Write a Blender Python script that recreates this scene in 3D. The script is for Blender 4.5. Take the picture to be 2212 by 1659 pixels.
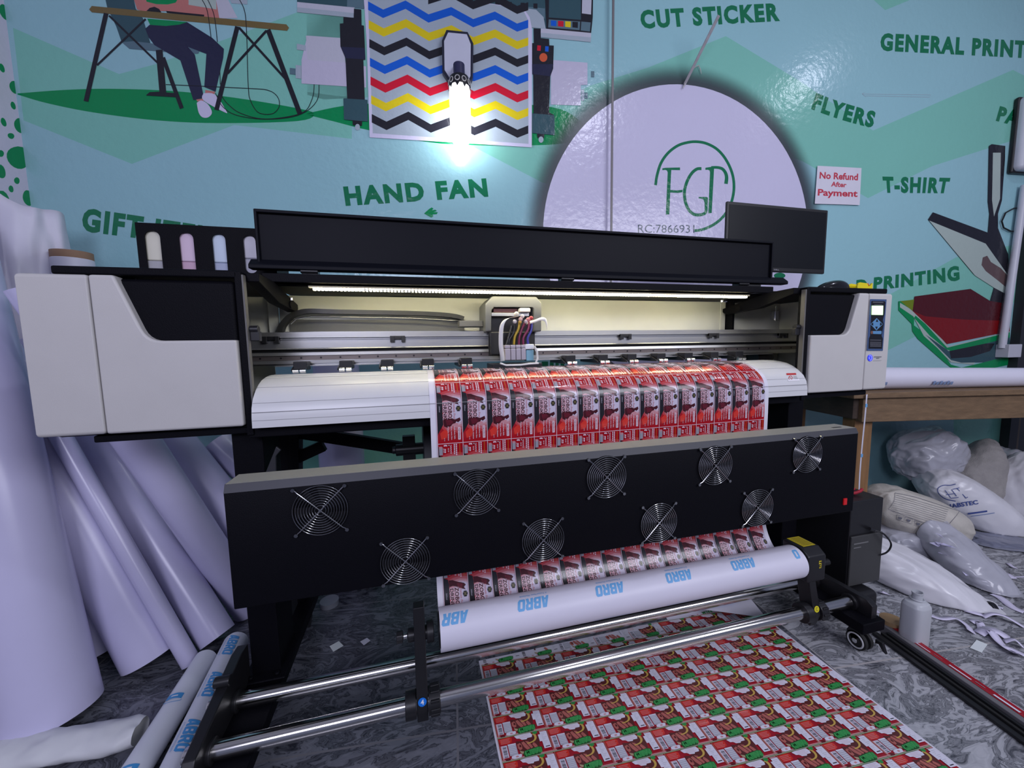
import bpy, bmesh, math, random
from math import sin, cos, pi, radians, sqrt
from mathutils import Vector, Matrix, noise
from mathutils.geometry import tessellate_polygon
from mathutils.bvhtree import BVHTree

C = bpy.context.scene.collection
S = bpy.context.scene
for o in list(bpy.data.objects):
    bpy.data.objects.remove(o)

# ------------------------------------------------------------------ camera
IW, IH, FOC = 2212.0, 1659.0, 831.0
CAM = Vector((0.0, 0.0, 1.05))
YAW, PITCH, ROLL = radians(14.2063714), radians(5.57038342), radians(0.94139942)
_f = Vector((sin(YAW) * cos(PITCH), cos(YAW) * cos(PITCH), -sin(PITCH)))
_r = Vector((cos(YAW), -sin(YAW), 0))
_d = _f.cross(_r)
_r2 = cos(ROLL) * _r + sin(ROLL) * _d
_d2 = -sin(ROLL) * _r + cos(ROLL) * _d
cd = bpy.data.cameras.new('camera')
cd.sensor_width = 36.0
cd.lens = 36.0 * FOC / IW
cd.clip_start = 0.02
cam = bpy.data.objects.new('camera', cd)
C.objects.link(cam)
cam.matrix_world = Matrix(((_r2.x, -_d2.x, -_f.x, CAM.x), (_r2.y, -_d2.y, -_f.y, CAM.y), (_r2.z, -_d2.z, -_f.z, CAM.z), (0, 0, 0, 1)))
S.camera = cam

# ------------------------------------------------------------------ world, lamps, exposure
S.view_settings.view_transform = 'Standard'
S.view_settings.look = 'None'
S.view_settings.gamma = 1.0
S.view_settings.use_curve_mapping = False
S.view_settings.exposure = 0.0
w = bpy.data.worlds.new('world')
S.world = w
w.use_nodes = True
bg = w.node_tree.nodes['Background']
bg.inputs[0].default_value = (0.55, 0.62, 1.0, 1)
bg.inputs[1].default_value = 0.2


def area(name, loc, rot, sx, sy, power, col):
    l = bpy.data.lights.new(name, 'AREA')
    l.shape = 'RECTANGLE'
    l.size, l.size_y = sx, sy
    l.energy = power
    l.color = col
    o = bpy.data.objects.new(name, l)
    o.location = loc
    o.rotation_euler = rot
    C.objects.link(o)
    return o


def point(name, loc, r, power, col):
    l = bpy.data.lights.new(name, 'POINT')
    l.energy = power
    l.shadow_soft_size = r
    l.color = col
    o = bpy.data.objects.new(name, l)
    o.location = loc
    C.objects.link(o)
    return o


# ceiling lamps of the shop, and two fill lights added behind the camera
area('ceiling_lamp', (1.48, 0.02, 3.42), (0, 0, 0), 0.16, 0.16, 11, (0.80, 0.83, 1.0))
area('ceiling_lamp', (3.35, 0.58, 3.42), (0, 0, 0), 0.13, 0.13, 5, (0.80, 0.83, 1.0))
area('side_fill', (-0.75, -1.5, 2.0), (radians(78), 0, radians(-6)), 1.0, 0.7, 34, (0.78, 0.78, 1.0))  # added fill for the leaning rolls
area('front_fill', (2.3, -1.7, 2.35), (radians(66), 0, radians(14)), 2.2, 1.1, 66, (0.86, 0.87, 1.0))  # added frontal fill, set high and tilted down


# ------------------------------------------------------------------ rays: where a line of sight meets a plane of the place
def ray(px, py):
    return _r2 * ((px - IW / 2) / FOC) + _d2 * ((py - IH / 2) / FOC) + _f


def P(px, py, x=None, y=None, z=None):
    r = ray(px, py)
    if y is not None:
        t = (y - CAM.y) / r.y
    elif z is not None:
        t = (z - CAM.z) / r.z
    else:
        t = (x - CAM.x) / r.x
    return CAM + r * t


# ------------------------------------------------------------------ materials
def s2l(c):
    return c / 12.92 if c <= 0.04045 else ((c + 0.055) / 1.055) ** 2.4


def rgb(c):
    if isinstance(c, str):
        c = c.lstrip('#')
        return tuple(s2l(int(c[i:i + 2], 16) / 255) for i in (0, 2, 4)) + (1,)
    return tuple(c[:3]) + (1,)


MATS = {}


def mat(name, col, rough=0.5, metal=0.0, spec=0.5, var=0.06, vscale=14.0, bump=0.0, bscale=60.0, trans=0.0, ior=1.45, emit=None, estr=0.0, coat=0.0, stretch=None):
    """Principled material; its colour is broken up by a little noise, its surface by a little bump."""
    if name in MATS:
        return MATS[name]
    m = bpy.data.materials.new(name)
    m.use_nodes = True
    nt = m.node_tree
    b = nt.nodes['Principled BSDF']
    b.inputs['Roughness'].default_value = rough
    b.inputs['Metallic'].default_value = metal
    b.inputs['Specular IOR Level'].default_value = spec
    b.inputs['Transmission Weight'].default_value = trans
    b.inputs['IOR'].default_value = ior
    b.inputs['Coat Weight'].default_value = coat
    c = rgb(col)
    b.inputs['Base Color'].default_value = c
    tc = nt.nodes.new('ShaderNodeTexCoord')
    vec = tc.outputs['Object']
    if stretch:
        mp = nt.nodes.new('ShaderNodeMapping')
        mp.inputs['Scale'].default_value = stretch
        nt.links.new(vec, mp.inputs['Vector'])
        vec = mp.outputs['Vector']
    if var > 0:
        n = nt.nodes.new('ShaderNodeTexNoise')
        n.inputs['Scale'].default_value = vscale
        n.inputs['Detail'].default_value = 4
        nt.links.new(vec, n.inputs['Vector'])
        mx = nt.nodes.new('ShaderNodeMix')
        mx.data_type = 'RGBA'
        mx.inputs[6].default_value = tuple(min(1, k * (1 - var)) for k in c[:3]) + (1,)
        mx.inputs[7].default_value = tuple(min(1, k * (1 + var)) for k in c[:3]) + (1,)
        nt.links.new(n.outputs['Fac'], mx.inputs[0])
        nt.links.new(mx.outputs[2], b.inputs['Base Color'])
    if bump > 0:
        n2 = nt.nodes.new('ShaderNodeTexNoise')
        n2.inputs['Scale'].default_value = bscale
        n2.inputs['Detail'].default_value = 3
        nt.links.new(vec, n2.inputs['Vector'])
        bp = nt.nodes.new('ShaderNodeBump')
        bp.inputs['Strength'].default_value = bump
        bp.inputs['Distance'].default_value = 0.01
        nt.links.new(n2.outputs['Fac'], bp.inputs['Height'])
        nt.links.new(bp.outputs['Normal'], b.inputs['Normal'])
    if emit is not None:
        b.inputs['Emission Color'].default_value = rgb(emit)
        b.inputs['Emission Strength'].default_value = estr
    MATS[name] = m
    return m


BLACK = mat('black_painted_steel', (0.0035, 0.0035, 0.0055), 0.5, spec=0.09, bump=0.12, bscale=400)
DARK = mat('dark_grey_steel', (0.022, 0.023, 0.028), 0.5)
PLAST = mat('black_plastic', (0.012, 0.012, 0.014), 0.35)
RUBBER = mat('black_rubber', (0.01, 0.01, 0.01), 0.7)
WHITE = mat('white_painted_panel', (0.50, 0.485, 0.47), 0.45, var=0.04, bump=0.05, bscale=500)
CREAM = mat('cream_painted_steel', (0.62, 0.62, 0.55), 0.5, var=0.05)
ALU = mat('brushed_aluminium', (0.47, 0.47, 0.47), 0.30, metal=0.85, var=0.05, stretch=(0.3, 40, 40))
ALUD = mat('dark_rail_steel', (0.20, 0.17, 0.16), 0.35, metal=0.7)
CHROME = mat('chrome', (0.74, 0.72, 0.69), 0.15, metal=1.0, var=0.02)
CHROMEW = mat('chrome_wire', (0.8, 0.8, 0.8), 0.22, metal=1.0, var=0.02)
PAPER = mat('white_vinyl_paper', (0.65, 0.635, 0.73), 0.42, var=0.03)
PAPERG = mat('glossy_white_vinyl', (0.56, 0.54, 0.74), 0.25, var=0.03)
WHITEINK = mat('white_print', (0.78, 0.76, 0.80), 0.35, var=0.0)


# ------------------------------------------------------------------ mesh builder
class MB:
    def __init__(self):
        self.v, self.f, self.mi, self.mats = [], [], [], []

    def slot(self, m):
        if m not in self.mats:
            self.mats.append(m)
        return self.mats.index(m)

    def add(self, vs, fs, m=None):
        k = len(self.v)
        s = self.slot(m) if m else 0
        self.v += [Vector(p) for p in vs]
        for f in fs:
            self.f.append([i + k for i in f])
            self.mi.append(s)
        return self

    def box(self, x0, x1, y0, y1, z0, z1, m=None, M=None):
        vs = [Vector((x, y, z)) for x in (x0, x1) for y in (y0, y1) for z in (z0, z1)]
        if M is not None:
            vs = [M @ p for p in vs]
        return self.add(vs, [(0, 1, 3, 2), (4, 6, 7, 5), (0, 4, 5, 1), (2, 3, 7, 6), (0, 2, 6, 4), (1, 5, 7, 3)], m)

    def bar(self, p0, p1, wx, wy, m=None, up=(0, 0, 1)):
        """A bar of rectangular section from p0 to p1."""
        p0, p1 = Vector(p0), Vector(p1)
        d = (p1 - p0).normalized()
        a = d.cross(Vector(up))
        if a.length < 1e-4:
            a = d.cross(Vector((1, 0, 0)))
        a.normalize()
        b = a.cross(d)
        vs = []
        for p in (p0, p1):
            for sx, sy in ((-1, -1), (1, -1), (1, 1), (-1, 1)):
                vs.append(p + a * sx * wx / 2 + b * sy * wy / 2)
        return self.add(vs, [(0, 1, 2, 3), (7, 6, 5, 4), (0, 4, 5, 1), (1, 5, 6, 2), (2, 6, 7, 3), (3, 7, 4, 0)], m)

    def prism(self, pts, y0, y1, m=None, ax='y'):
        """Polygon in the plane across axis ax, given depth from y0 to y1 (ax y: points are x,z; ax x: y,z; ax z: x,y)."""
        mk = {'y': lambda p, d: (p[0], d, p[1]), 'x': lambda p, d: (d, p[0], p[1]), 'z': lambda p, d: (p[0], p[1], d)}[ax]
        n = len(pts)
        vs = [mk(p, y0) for p in pts] + [mk(p, y1) for p in pts]
        tr = tessellate_polygon([[Vector((p[0], p[1], 0)) for p in pts]])
        fs = [tuple(t) for t in tr] + [tuple(i + n for i in reversed(t)) for t in tr]
        fs += [(i, (i + 1) % n, n + (i + 1) % n, n + i) for i in range(n)]
        return self.add(vs, fs, m)

    def cyl(self, p0, p1, r0, r1=None, n=24, m=None, cap=True):
        r1 = r0 if r1 is None else r1
        return self.tube([p0, p1], [r0, r1], n, m, cap)

    def tube(self, path, r, n=10, m=None, cap=True, closed=False):
        path = [Vector(p) for p in path]
        N = len(path)
        rs = r if isinstance(r, (list, tuple)) else [r] * N
        vs, fs = [], []
        prev = None
        for i, p in enumerate(path):
            if closed:
                d = path[(i + 1) % N] - path[i - 1]
            else:
                d = path[min(i + 1, N - 1)] - path[max(i - 1, 0)]
            d.normalize()
            if prev is None:
                a = d.cross(Vector((0, 0, 1)))
                if a.length < 1e-3:
                    a = d.cross(Vector((1, 0, 0)))
            else:
                a = prev - d * prev.dot(d)
            a.normalize()
            prev = a
            b = d.cross(a)
            for k in range(n):
                t = 2 * pi * k / n
                vs.append(p + (a * cos(t) + b * sin(t)) * rs[i])
        for i in range(N if closed else N - 1):
            j = (i + 1) % N
            for k in range(n):
                l = (k + 1) % n
                fs.append((i * n + k, i * n + l, j * n + l, j * n + k))
        if cap and not closed:
            fs.append(tuple(reversed(range(n))))
            fs.append(tuple(range((N - 1) * n, N * n)))
        return self.add(vs, fs, m)

    def lathe(self, prof, base, axis, n=32, m=None, cap=True):
        base, axis = Vector(base), Vector(axis).normalized()
        return self.tube([base + axis * h for _, h in prof], [max(r, 1e-4) for r, _ in prof], n, m, cap) if False else self._lathe(prof, base, axis, n, m)

    def _lathe(self, prof, base, axis, n, m):
        a = axis.cross(Vector((0, 0, 1)))
        if a.length < 1e-3:
            a = axis.cross(Vector((1, 0, 0)))
        a.normalize()
        b = axis.cross(a)
        vs, fs = [], []
        for r, h in prof:
            for k in range(n):
                t = 2 * pi * k / n
                vs.append(base + axis * h + (a * cos(t) + b * sin(t)) * max(r, 1e-5))
        for i in range(len(prof) - 1):
            for k in range(n):
                l = (k + 1) % n
                fs.append((i * n + k, i * n + l, (i + 1) * n + l, (i + 1) * n + k))
        fs.append(tuple(reversed(range(n))))
        fs.append(tuple(range((len(prof) - 1) * n, len(prof) * n)))
        return self.add(vs, fs, m)

    def ball(self, c, r, nu=14, nv=9, m=None, sc=(1, 1, 1)):
        c = Vector(c)
        prof = [(r * sin(pi * i / nv), -r * cos(pi * i / nv)) for i in range(nv + 1)]
        k = len(self.v)
        self._lathe(prof, Vector((0, 0, 0)), Vector((0, 0, 1)), nu, m)
        for i in range(k, len(self.v)):
            p = self.v[i]
            self.v[i] = c + Vector((p.x * sc[0], p.y * sc[1], p.z * sc[2]))
        return self

    def grid(self, fn, nu, nv, m=None, closed_u=False):
        vs = [fn(i / (nu if closed_u else nu - 1), j / (nv - 1)) for j in range(nv) for i in range(nu)]
        fs = []
        for j in range(nv - 1):
            for i in range(nu if closed_u else nu - 1):
                k = (i + 1) % nu
                fs.append((j * nu + i, j * nu + k, (j + 1) * nu + k, (j + 1) * nu + i))
        return self.add(vs, fs, m)

    def build(self, name, m=None, parent=None, bevel=0.0, seg=2, smooth=True, angle=38, solid=0.0, subsurf=0):
        me = bpy.data.meshes.new(name)
        org = WPOS.get(parent.name, Vector((0, 0, 0))) if parent else Vector((0, 0, 0))
        me.from_pydata([tuple(p - org) for p in self.v], [], self.f)
        ms = self.mats or [m or BLACK]
        if m and self.mats and m not in self.mats:
            pass
        for x in ms:
            me.materials.append(x)
        if self.mats:
            me.polygons.foreach_set('material_index', self.mi)
        me.update()
        bm = bmesh.new()
        bm.from_mesh(me)
        if getattr(self, 'fixn', True):
            bmesh.ops.recalc_face_normals(bm, faces=bm.faces)
        bm.to_mesh(me)
        bm.free()
        if smooth:
            me.polygons.foreach_set('use_smooth', [True] * len(me.polygons))
            me.set_sharp_from_angle(angle=radians(angle))
        o = bpy.data.objects.new(name, me)
        C.objects.link(o)
        if parent:
            o.parent = parent
            WPOS[o.name] = org
        if solid:
            d = o.modifiers.new('thickness', 'SOLIDIFY')
            d.thickness = solid
        if bevel:
            d = o.modifiers.new('bevel', 'BEVEL')
            d.width = bevel
            d.segments = seg
            d.limit_method = 'ANGLE'
            d.angle_limit = radians(40)
            d.harden_normals = True
        if subsurf:
            d = o.modifiers.new('subdivision', 'SUBSURF')
            d.levels = d.render_levels = subsurf
        return o


WPOS = {}


def tag(o, label=None, cat=None, group=None, kind=None):
    for k, v in (('label', label), ('category', cat), ('group', group), ('kind', kind)):
        if v:
            o[k] = v
    return o


def thing(name, loc, label, cat, group=None):
    o = bpy.data.objects.new(name, None)
    o.empty_display_size = 0.05
    o.location = loc
    C.objects.link(o)
    WPOS[o.name] = Vector(loc)
    return tag(o, label, cat, group)


def struct(o):
    o['kind'] = 'structure'
    return o


# ------------------------------------------------------------------ flat art: polygons and lettering laid on a surface
def zz(ox, oy, s, pts):
    return [(ox + x / s, oy + y / s) for x, y in pts]


def text_shape(s, bold=0.0, space=1.0, shear=0.0, res=3):
    """Outline of a line of type as 2D triangles, boxed to 0..1 both ways; also the width:height ratio."""
    cu = bpy.data.curves.new('type', 'FONT')
    cu.body = s
    cu.offset = bold
    cu.space_character = space
    cu.shear = shear
    cu.resolution_u = res
    ob = bpy.data.objects.new('type', cu)
    me = ob.to_mesh()
    vs = [Vector((v.co.x, v.co.y)) for v in me.vertices]
    fs = [tuple(p.vertices) for p in me.polygons]
    ob.to_mesh_clear()
    bpy.data.objects.remove(ob)
    bpy.data.curves.remove(cu)
    x0, x1 = min(v.x for v in vs), max(v.x for v in vs)
    y0, y1 = min(v.y for v in vs), max(v.y for v in vs)
    return [((v.x - x0) / (x1 - x0), (v.y - y0) / (y1 - y0)) for v in vs], fs, (x1 - x0) / (y1 - y0)


class Art:
    """Layers of flat print; fn(a, b, layer) gives the point of the surface."""

    def __init__(self, mb, fn):
        self.mb, self.fn, self.k = mb, fn, 0

    def poly(self, pts, m, step=True):
        if step:
            self.k += 1
        tr = tessellate_polygon([[Vector((p[0], p[1], 0)) for p in pts]])
        self.mb.add([self.fn(p[0], p[1], self.k) for p in pts], [tuple(t) for t in tr], m)

    def line(self, pts, w, m, closed=False, step=True, w1=None):
        if step:
            self.k += 1
        n = len(pts)
        L, R = [], []
        for i in range(n):
            a = Vector(pts[i - 1] if (closed or i > 0) else pts[i])
            b = Vector(pts[(i + 1) % n] if (closed or i < n - 1) else pts[i])
            d = (b - a).normalized()
            nn = Vector((-d.y, d.x))
            ww = (w if w1 is None else w + (w1 - w) * i / (n - 1)) / 2
            L.append(Vector(pts[i]) + nn * ww)
            R.append(Vector(pts[i]) - nn * ww)
        vs = [self.fn(p.x, p.y, self.k) for p in L + R]
        fs = [(i, (i + 1) % n, n + (i + 1) % n, n + i) for i in range(n if closed else n - 1)]
        self.mb.add(vs, fs, m)

    def text(self, s, tl, tr, bl, br, m, bold=0.02, space=1.0, shear=0.0, arc=0.0, step=True):
        if step:
            self.k += 1
        vs, fs, _ = text_shape(s, bold, space, shear)
        tl, tr, bl, br = map(Vector, (tl, tr, bl, br))
        out = []
        for u, v in vs:
            p = (bl * (1 - u) + br * u) * (1 - v) + (tl * (1 - u) + tr * u) * v
            n = (tl - bl)
            p = p + n * (arc * 4 * u * (1 - u))
            out.append(self.fn(p.x, p.y, self.k))
        self.mb.add(out, fs, m)


def arc_pts(cx, cy, rx, ry, a0, a1, n=24):
    return [(cx + rx * cos(radians(a0 + (a1 - a0) * i / (n - 1))), cy + ry * sin(radians(a0 + (a1 - a0) * i / (n - 1)))) for i in range(n)]


def spline(pts, n=8):
    """Smooth line through points (2D or 3D tuples)."""
    pts = [Vector(p) for p in pts]
    out = []
    for i in range(len(pts) - 1):
        p0, p1, p2, p3 = pts[max(i - 1, 0)], pts[i], pts[i + 1], pts[min(i + 2, len(pts) - 1)]
        for k in range(n):
            t = k / n
            out.append(0.5 * ((2 * p1) + (p2 - p0) * t + (2 * p0 - 5 * p1 + 4 * p2 - p3) * t * t + (3 * p1 - p0 - 3 * p2 + p3) * t ** 3))
    out.append(pts[-1])
    return out


# ================================================================== THE ROOM
WA = radians(5.6)
WU = Vector((cos(WA), -sin(WA), 0))
WN = Vector((-sin(WA), -cos(WA), 0))
WO = Vector((0.5, 2.10, 0))


def wall_pt(px, py, k=0):
    r = ray(px, py)
    t = (WO - CAM).dot(WN) / r.dot(WN)
    return CAM + r * t + WN * (0.00003 * k)


def wuz(u, z, off=0.0):
    return WO + WU * u + Vector((0, 0, z)) + WN * off


def gloss(name, col, rough=0.2):
    return mat(name, col, rough, var=0.03, vscale=3.0, bump=0.22, bscale=30.0, spec=0.5)


SKY = gloss('mural_sky_blue', (0.30, 0.535, 0.58))
MINT = gloss('mural_mint', (0.21, 0.52, 0.43))
GREEN = gloss('mural_green', (0.0, 0.25, 0.075))
DKGREEN = gloss('mural_lettering_green', (0.008, 0.17, 0.075))
LAV = gloss('mural_white', (0.60, 0.57, 0.74))
INKBLK = gloss('mural_black', (0.015, 0.015, 0.022))
INKNAVY = gloss('mural_navy', (0.02, 0.022, 0.055))
SLATE = gloss('mural_slate', (0.035, 0.085, 0.105))
SLATE2 = gloss('mural_blue_grey', (0.10, 0.17, 0.21))
GREY = gloss('mural_grey', (0.36, 0.42, 0.48))
GREYL = gloss('mural_light_grey', (0.50, 0.50, 0.58))
PINK = gloss('mural_skin_pink', (0.50, 0.18, 0.16))
WOODP = gloss('mural_desk_brown', (0.17, 0.12, 0.045))
ZBLUE = gloss('mural_blue', (0.006, 0.10, 0.56))
ZYEL = gloss('mural_yellow', (0.70, 0.55, 0.01))
ZRED = gloss('mural_red', (0.56, 0.008, 0.03))
ORANGE = gloss('mural_orange', (0.60, 0.10, 0.04))
LILAC = gloss('mural_lilac', (0.52, 0.49, 0.62))
RCINK = gloss('mural_number_ink', (0.02, 0.05, 0.09))
MAROON = gloss('mural_maroon', (0.075, 0.006, 0.010))
DRED = gloss('mural_dark_red', (0.20, 0.006, 0.008))
OLIVE = gloss('mural_olive', (0.16, 0.22, 0.01))
PALEG = gloss('mural_pale_green', (0.40, 0.48, 0.44))
BROWNP = gloss('mural_stain_brown', (0.12, 0.075, 0.075))

wb = MB()
wb.fixn = False
CX = -2.18      # corner with the left wall, along the wall
wb.add([wuz(CX, 0), wuz(3.9, 0), wuz(3.9, 3.5), wuz(CX, 3.5)], [(0, 1, 2, 3)], SKY)
A = Art(wb, wall_pt)
z1 = lambda *p: zz(0, 0, 2.962, p)
z2 = lambda *p: zz(700, 0, 2.962, p)
z3 = lambda *p: zz(1400, 0, 2.676, p)
z7 = lambda *p: zz(1640, 520, 3.858, p)
z8 = lambda *p: zz(180, 0, 4.809, p)
zb = lambda *p: zz(620, 0, 3.16, p)
zp = lambda *p: zz(1900, 280, 3.074, p)
# mint chevrons behind everything
A.poly([(28, 60), (257, 160), (338, 138), (506, 78), (641, 27), (760, -20), (760, 300), (506, 270), (285, 354), (51, 260)], MINT)
A.poly([(662, 26), (800, 20), (800, 210), (700, 215), (664, 205)], MINT, False)
A.poly([(1017, 314), (1150, 250), (1275, 185), (1400, 146), (1568, 78), (1729, 176), (1886, 282), (2188, 151), (2230, 172), (2230, 290), (2013, 359), (1875, 428), (1733, 348), (1580, 300), (1300, 420), (1173, 395)], MINT, False)
A.poly([(1885, -2), (1912, 22), (1975, -4)], MINT, False)
A.poly([(1915, 640), (2065, 556), (2230, 520), (2230, 640), (1977, 727), (1915, 758), (1850, 800)], MINT, False)
A.poly([(380, 1100), (380, 985), (960, 905), (1700, 890), (1700, 1100)], MINT, False)
A.poly([(2060, 820), (2210, 800), (2210, 1060), (2060, 1060)], MINT, False)
# green lawns
A.poly([tuple(p) for p in spline(z1((112, 598), (400, 576), (700, 568), (1100, 582), (1500, 625), (1900, 692), (2010, 730), (1900, 775), (1400, 788), (1000, 770), (600, 720), (300, 660), (112, 605)), 5)], GREEN)
A.poly([tuple(p) for p in spline([(663, 245), (740, 229), (820, 223), (1000, 220), (1190, 231), (1255, 262), (1285, 285), (1250, 305), (1150, 314), (950, 310), (800, 282), (720, 262), (663, 248)], 5)], GREEN, False)
# round white logo field with its printed drop shadow
ctr = wall_pt(1459, 478)
cR = (wall_pt(1173, 470) - wall_pt(1747, 470)).length / 2
ctr = (wall_pt(1173, 470) + wall_pt(1747, 470)) / 2
ctr.z = wall_pt(1460, 181).z - cR


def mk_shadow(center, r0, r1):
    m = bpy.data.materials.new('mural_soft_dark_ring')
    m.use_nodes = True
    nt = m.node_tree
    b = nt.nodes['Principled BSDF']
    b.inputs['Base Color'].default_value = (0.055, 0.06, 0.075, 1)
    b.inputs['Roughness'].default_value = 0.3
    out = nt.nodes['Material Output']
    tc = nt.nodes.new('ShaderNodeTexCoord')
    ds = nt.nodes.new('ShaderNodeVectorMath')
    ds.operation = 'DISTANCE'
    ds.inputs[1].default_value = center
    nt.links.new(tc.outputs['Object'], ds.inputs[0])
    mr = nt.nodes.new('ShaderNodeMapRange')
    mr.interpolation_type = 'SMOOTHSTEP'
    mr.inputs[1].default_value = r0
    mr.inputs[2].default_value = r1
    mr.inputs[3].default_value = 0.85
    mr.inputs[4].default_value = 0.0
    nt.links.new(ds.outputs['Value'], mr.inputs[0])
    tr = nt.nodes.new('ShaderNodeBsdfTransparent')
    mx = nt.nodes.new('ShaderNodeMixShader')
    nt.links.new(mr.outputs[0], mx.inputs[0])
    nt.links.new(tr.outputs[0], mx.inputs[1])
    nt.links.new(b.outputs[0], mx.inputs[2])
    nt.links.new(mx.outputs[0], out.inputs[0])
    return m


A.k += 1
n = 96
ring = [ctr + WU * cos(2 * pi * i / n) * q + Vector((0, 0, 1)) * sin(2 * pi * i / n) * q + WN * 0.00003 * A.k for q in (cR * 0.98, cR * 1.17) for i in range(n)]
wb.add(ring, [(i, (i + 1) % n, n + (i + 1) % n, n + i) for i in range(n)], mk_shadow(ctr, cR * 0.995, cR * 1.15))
A.k += 1
disc = [ctr + WU * cos(2 * pi * i / n) * cR + Vector((0, 0, 1)) * sin(2 * pi * i / n) * cR + WN * 0.00003 * A.k for i in range(n)]
wb.add(disc, [tuple(range(n))], LAV)
# logo: open ring, three letters and the number
LG = DKGREEN
A.line([tuple(p) for p in spline(zz(1380, 280, 6.9125, [(250, 830), (270, 690), (330, 500), (440, 345), (590, 235), (750, 188), (880, 182), (1010, 208), (1150, 280), (1260, 390), (1350, 540), (1405, 700), (1420, 870), (1395, 1040), (1340, 1180), (1250, 1310), (1130, 1410), (1000, 1475), (900, 1503), (832, 1508)]), 5)], 6.0, LG)
zl = lambda *p: zz(1380, 280, 6.9125, p)
A.poly(zl((350, 578), (400, 570), (615, 565), (615, 606), (484, 604), (470, 900), (560, 908), (655, 898), (650, 935), (590, 946), (468, 940), (456, 1265), (402, 1272), (430, 640), (420, 612), (395, 602), (350, 606)), LG)
A.line([tuple(p) for p in spline(zl((935, 583), (870, 588), (800, 640), (735, 740), (692, 860), (680, 960), (695, 1080), (740, 1190), (810, 1258), (880, 1275), (960, 1262), (1000, 1225), (1004, 1120), (1004, 1030)), 5)], 6.6, LG)
A.poly(zl((892, 1005), (1015, 1005), (1032, 1018), (1030, 1090), (980, 1090), (965, 1045), (930, 1030), (892, 1028)), LG)
A.poly(zl((993, 570), (1080, 556), (1125, 556), (1120, 640), (1088, 1245), (1036, 1252), (1062, 640), (1056, 612), (1030, 600), (993, 602)), LG)
A.line([tuple(p) for p in spline(zl((1080, 565), (1180, 566), (1250, 590), (1295, 650), (1310, 720), (1300, 810)), 5)], 5.6, LG, w1=8.0)
A.text('RC:7866931', (1378, 485), (1500, 486), (1378, 503), (1500, 503), RCINK, bold=0.0)
A.poly(arc_pts(1683, 595, 15, 8.5, 0, 350, 18), LAV)
A.poly(arc_pts(1684, 595.5, 12.5, 6.5, 0, 350, 18), DKGREEN)
for q in ((1170, 781, 1184, 797), (1188, 780, 1196, 796), (1200, 778, 1207, 796), (1211, 778, 1219, 795)):
    A.poly([(q[0], q[1]), (q[2], q[1]), (q[2], q[3]), (q[0], q[3])], DKGREEN)
# lettering
A.text('HAND FAN', (741, 403), (1050, 385), (747, 445), (1055, 425), DKGREEN, 0.052, 1.2)
A.text('CUT STICKER', (1381, 22), (1682, 6), (1386, 63), (1685, 46), DKGREEN, 0.052, 1.2)
A.text('GENERAL PRINTING', (1903, 71), (2292, 92), (1901, 110), (2289, 130), DKGREEN, 0.052, 1.2)
A.text('FLYERS', (1763, 200), (1893, 241), (1752, 236), (1885, 277), DKGREEN, 0.052, 1.2, arc=-0.08)
A.text('T-SHIRT', (1906, 381), (2053, 384), (1909, 417), (2046, 418), DKGREEN, 0.052, 1.2)
A.text('PA', (2160, 229), (2204, 240), (2151, 261), (2196, 273), DKGREEN, 0.052, 1.2)
A.text('GIFT ITEMS', (180, 448), (502, 496), (176, 500), (492, 540), DKGREEN, 0.052, 1.2)
A.text('PRINTING', (1888, 599), (2071, 573), (1886, 627), (2073, 606), DKGREEN, 0.052, 1.2, arc=-0.04)
A.text('D', (1850, 605), (1873, 602), (1848, 633), (1873, 630), DKGREEN, 0.052)
A.line([(1862, 203), (1870, 198), (1862, 203), (1870, 209)], 0.8, GREY)
A.line([(1862, 203), (2010, 205), (2008, 210), (1870, 207)], 0.7, GREY)
A.poly(z2((640, 1366), (672, 1338), (688, 1328), (700, 1334), (690, 1346), (712, 1342), (722, 1350), (700, 1358), (728, 1358), (722, 1370), (694, 1372), (700, 1384), (686, 1392), (668, 1382)), GREEN)

# --- illustration: a person working at a desk
A.poly(z8((230, -10), (525, -10), (545, 90), (620, 190), (720, 520), (480, 510), (400, 440), (345, 280), (250, 80)), SLATE)
A.poly(z8((400, 440), (520, 430), (700, 450), (1000, 500), (1180, 490), (1215, 520), (1195, 560), (1100, 562), (900, 545), (480, 510)), SLATE2)
A.poly(z8((525, -10), (1400, -10), (1400, 90), (1420, 195), (1000, 150), (860, 118), (620, 118), (560, 100)), PINK)
A.poly(z8((650, -10), (985, -10), (960, 30), (880, 48), (760, 45), (660, 20)), GREEN)
A.poly(z8((1095, -10), (1380, -10), (1385, 100), (1095, 52)), PALEG)
A.poly(z8((1378, -10), (1500, -10), (1605, 190), (1415, 195)), GREYL)
A.poly(z8((1520, -10), (1705, -10), (1705, 48), (1540, 36)), GREY)
A.poly(z8((665, 195), (1080, 230), (1000, 275), (860, 300), (700, 270)), GREEN)
A.poly(z8((655, 120), (690, 85), (740, 72), (790, 95), (812, 130)), INKBLK)
A.poly(z8((862, 115), (1258, 155), (1255, 178), (870, 135)), INKBLK)
# desk top
A.poly(z8((90, 64), (2110, 255), (2138, 290), (2118, 322), (90, 130), (62, 100)), WOODP)
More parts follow.
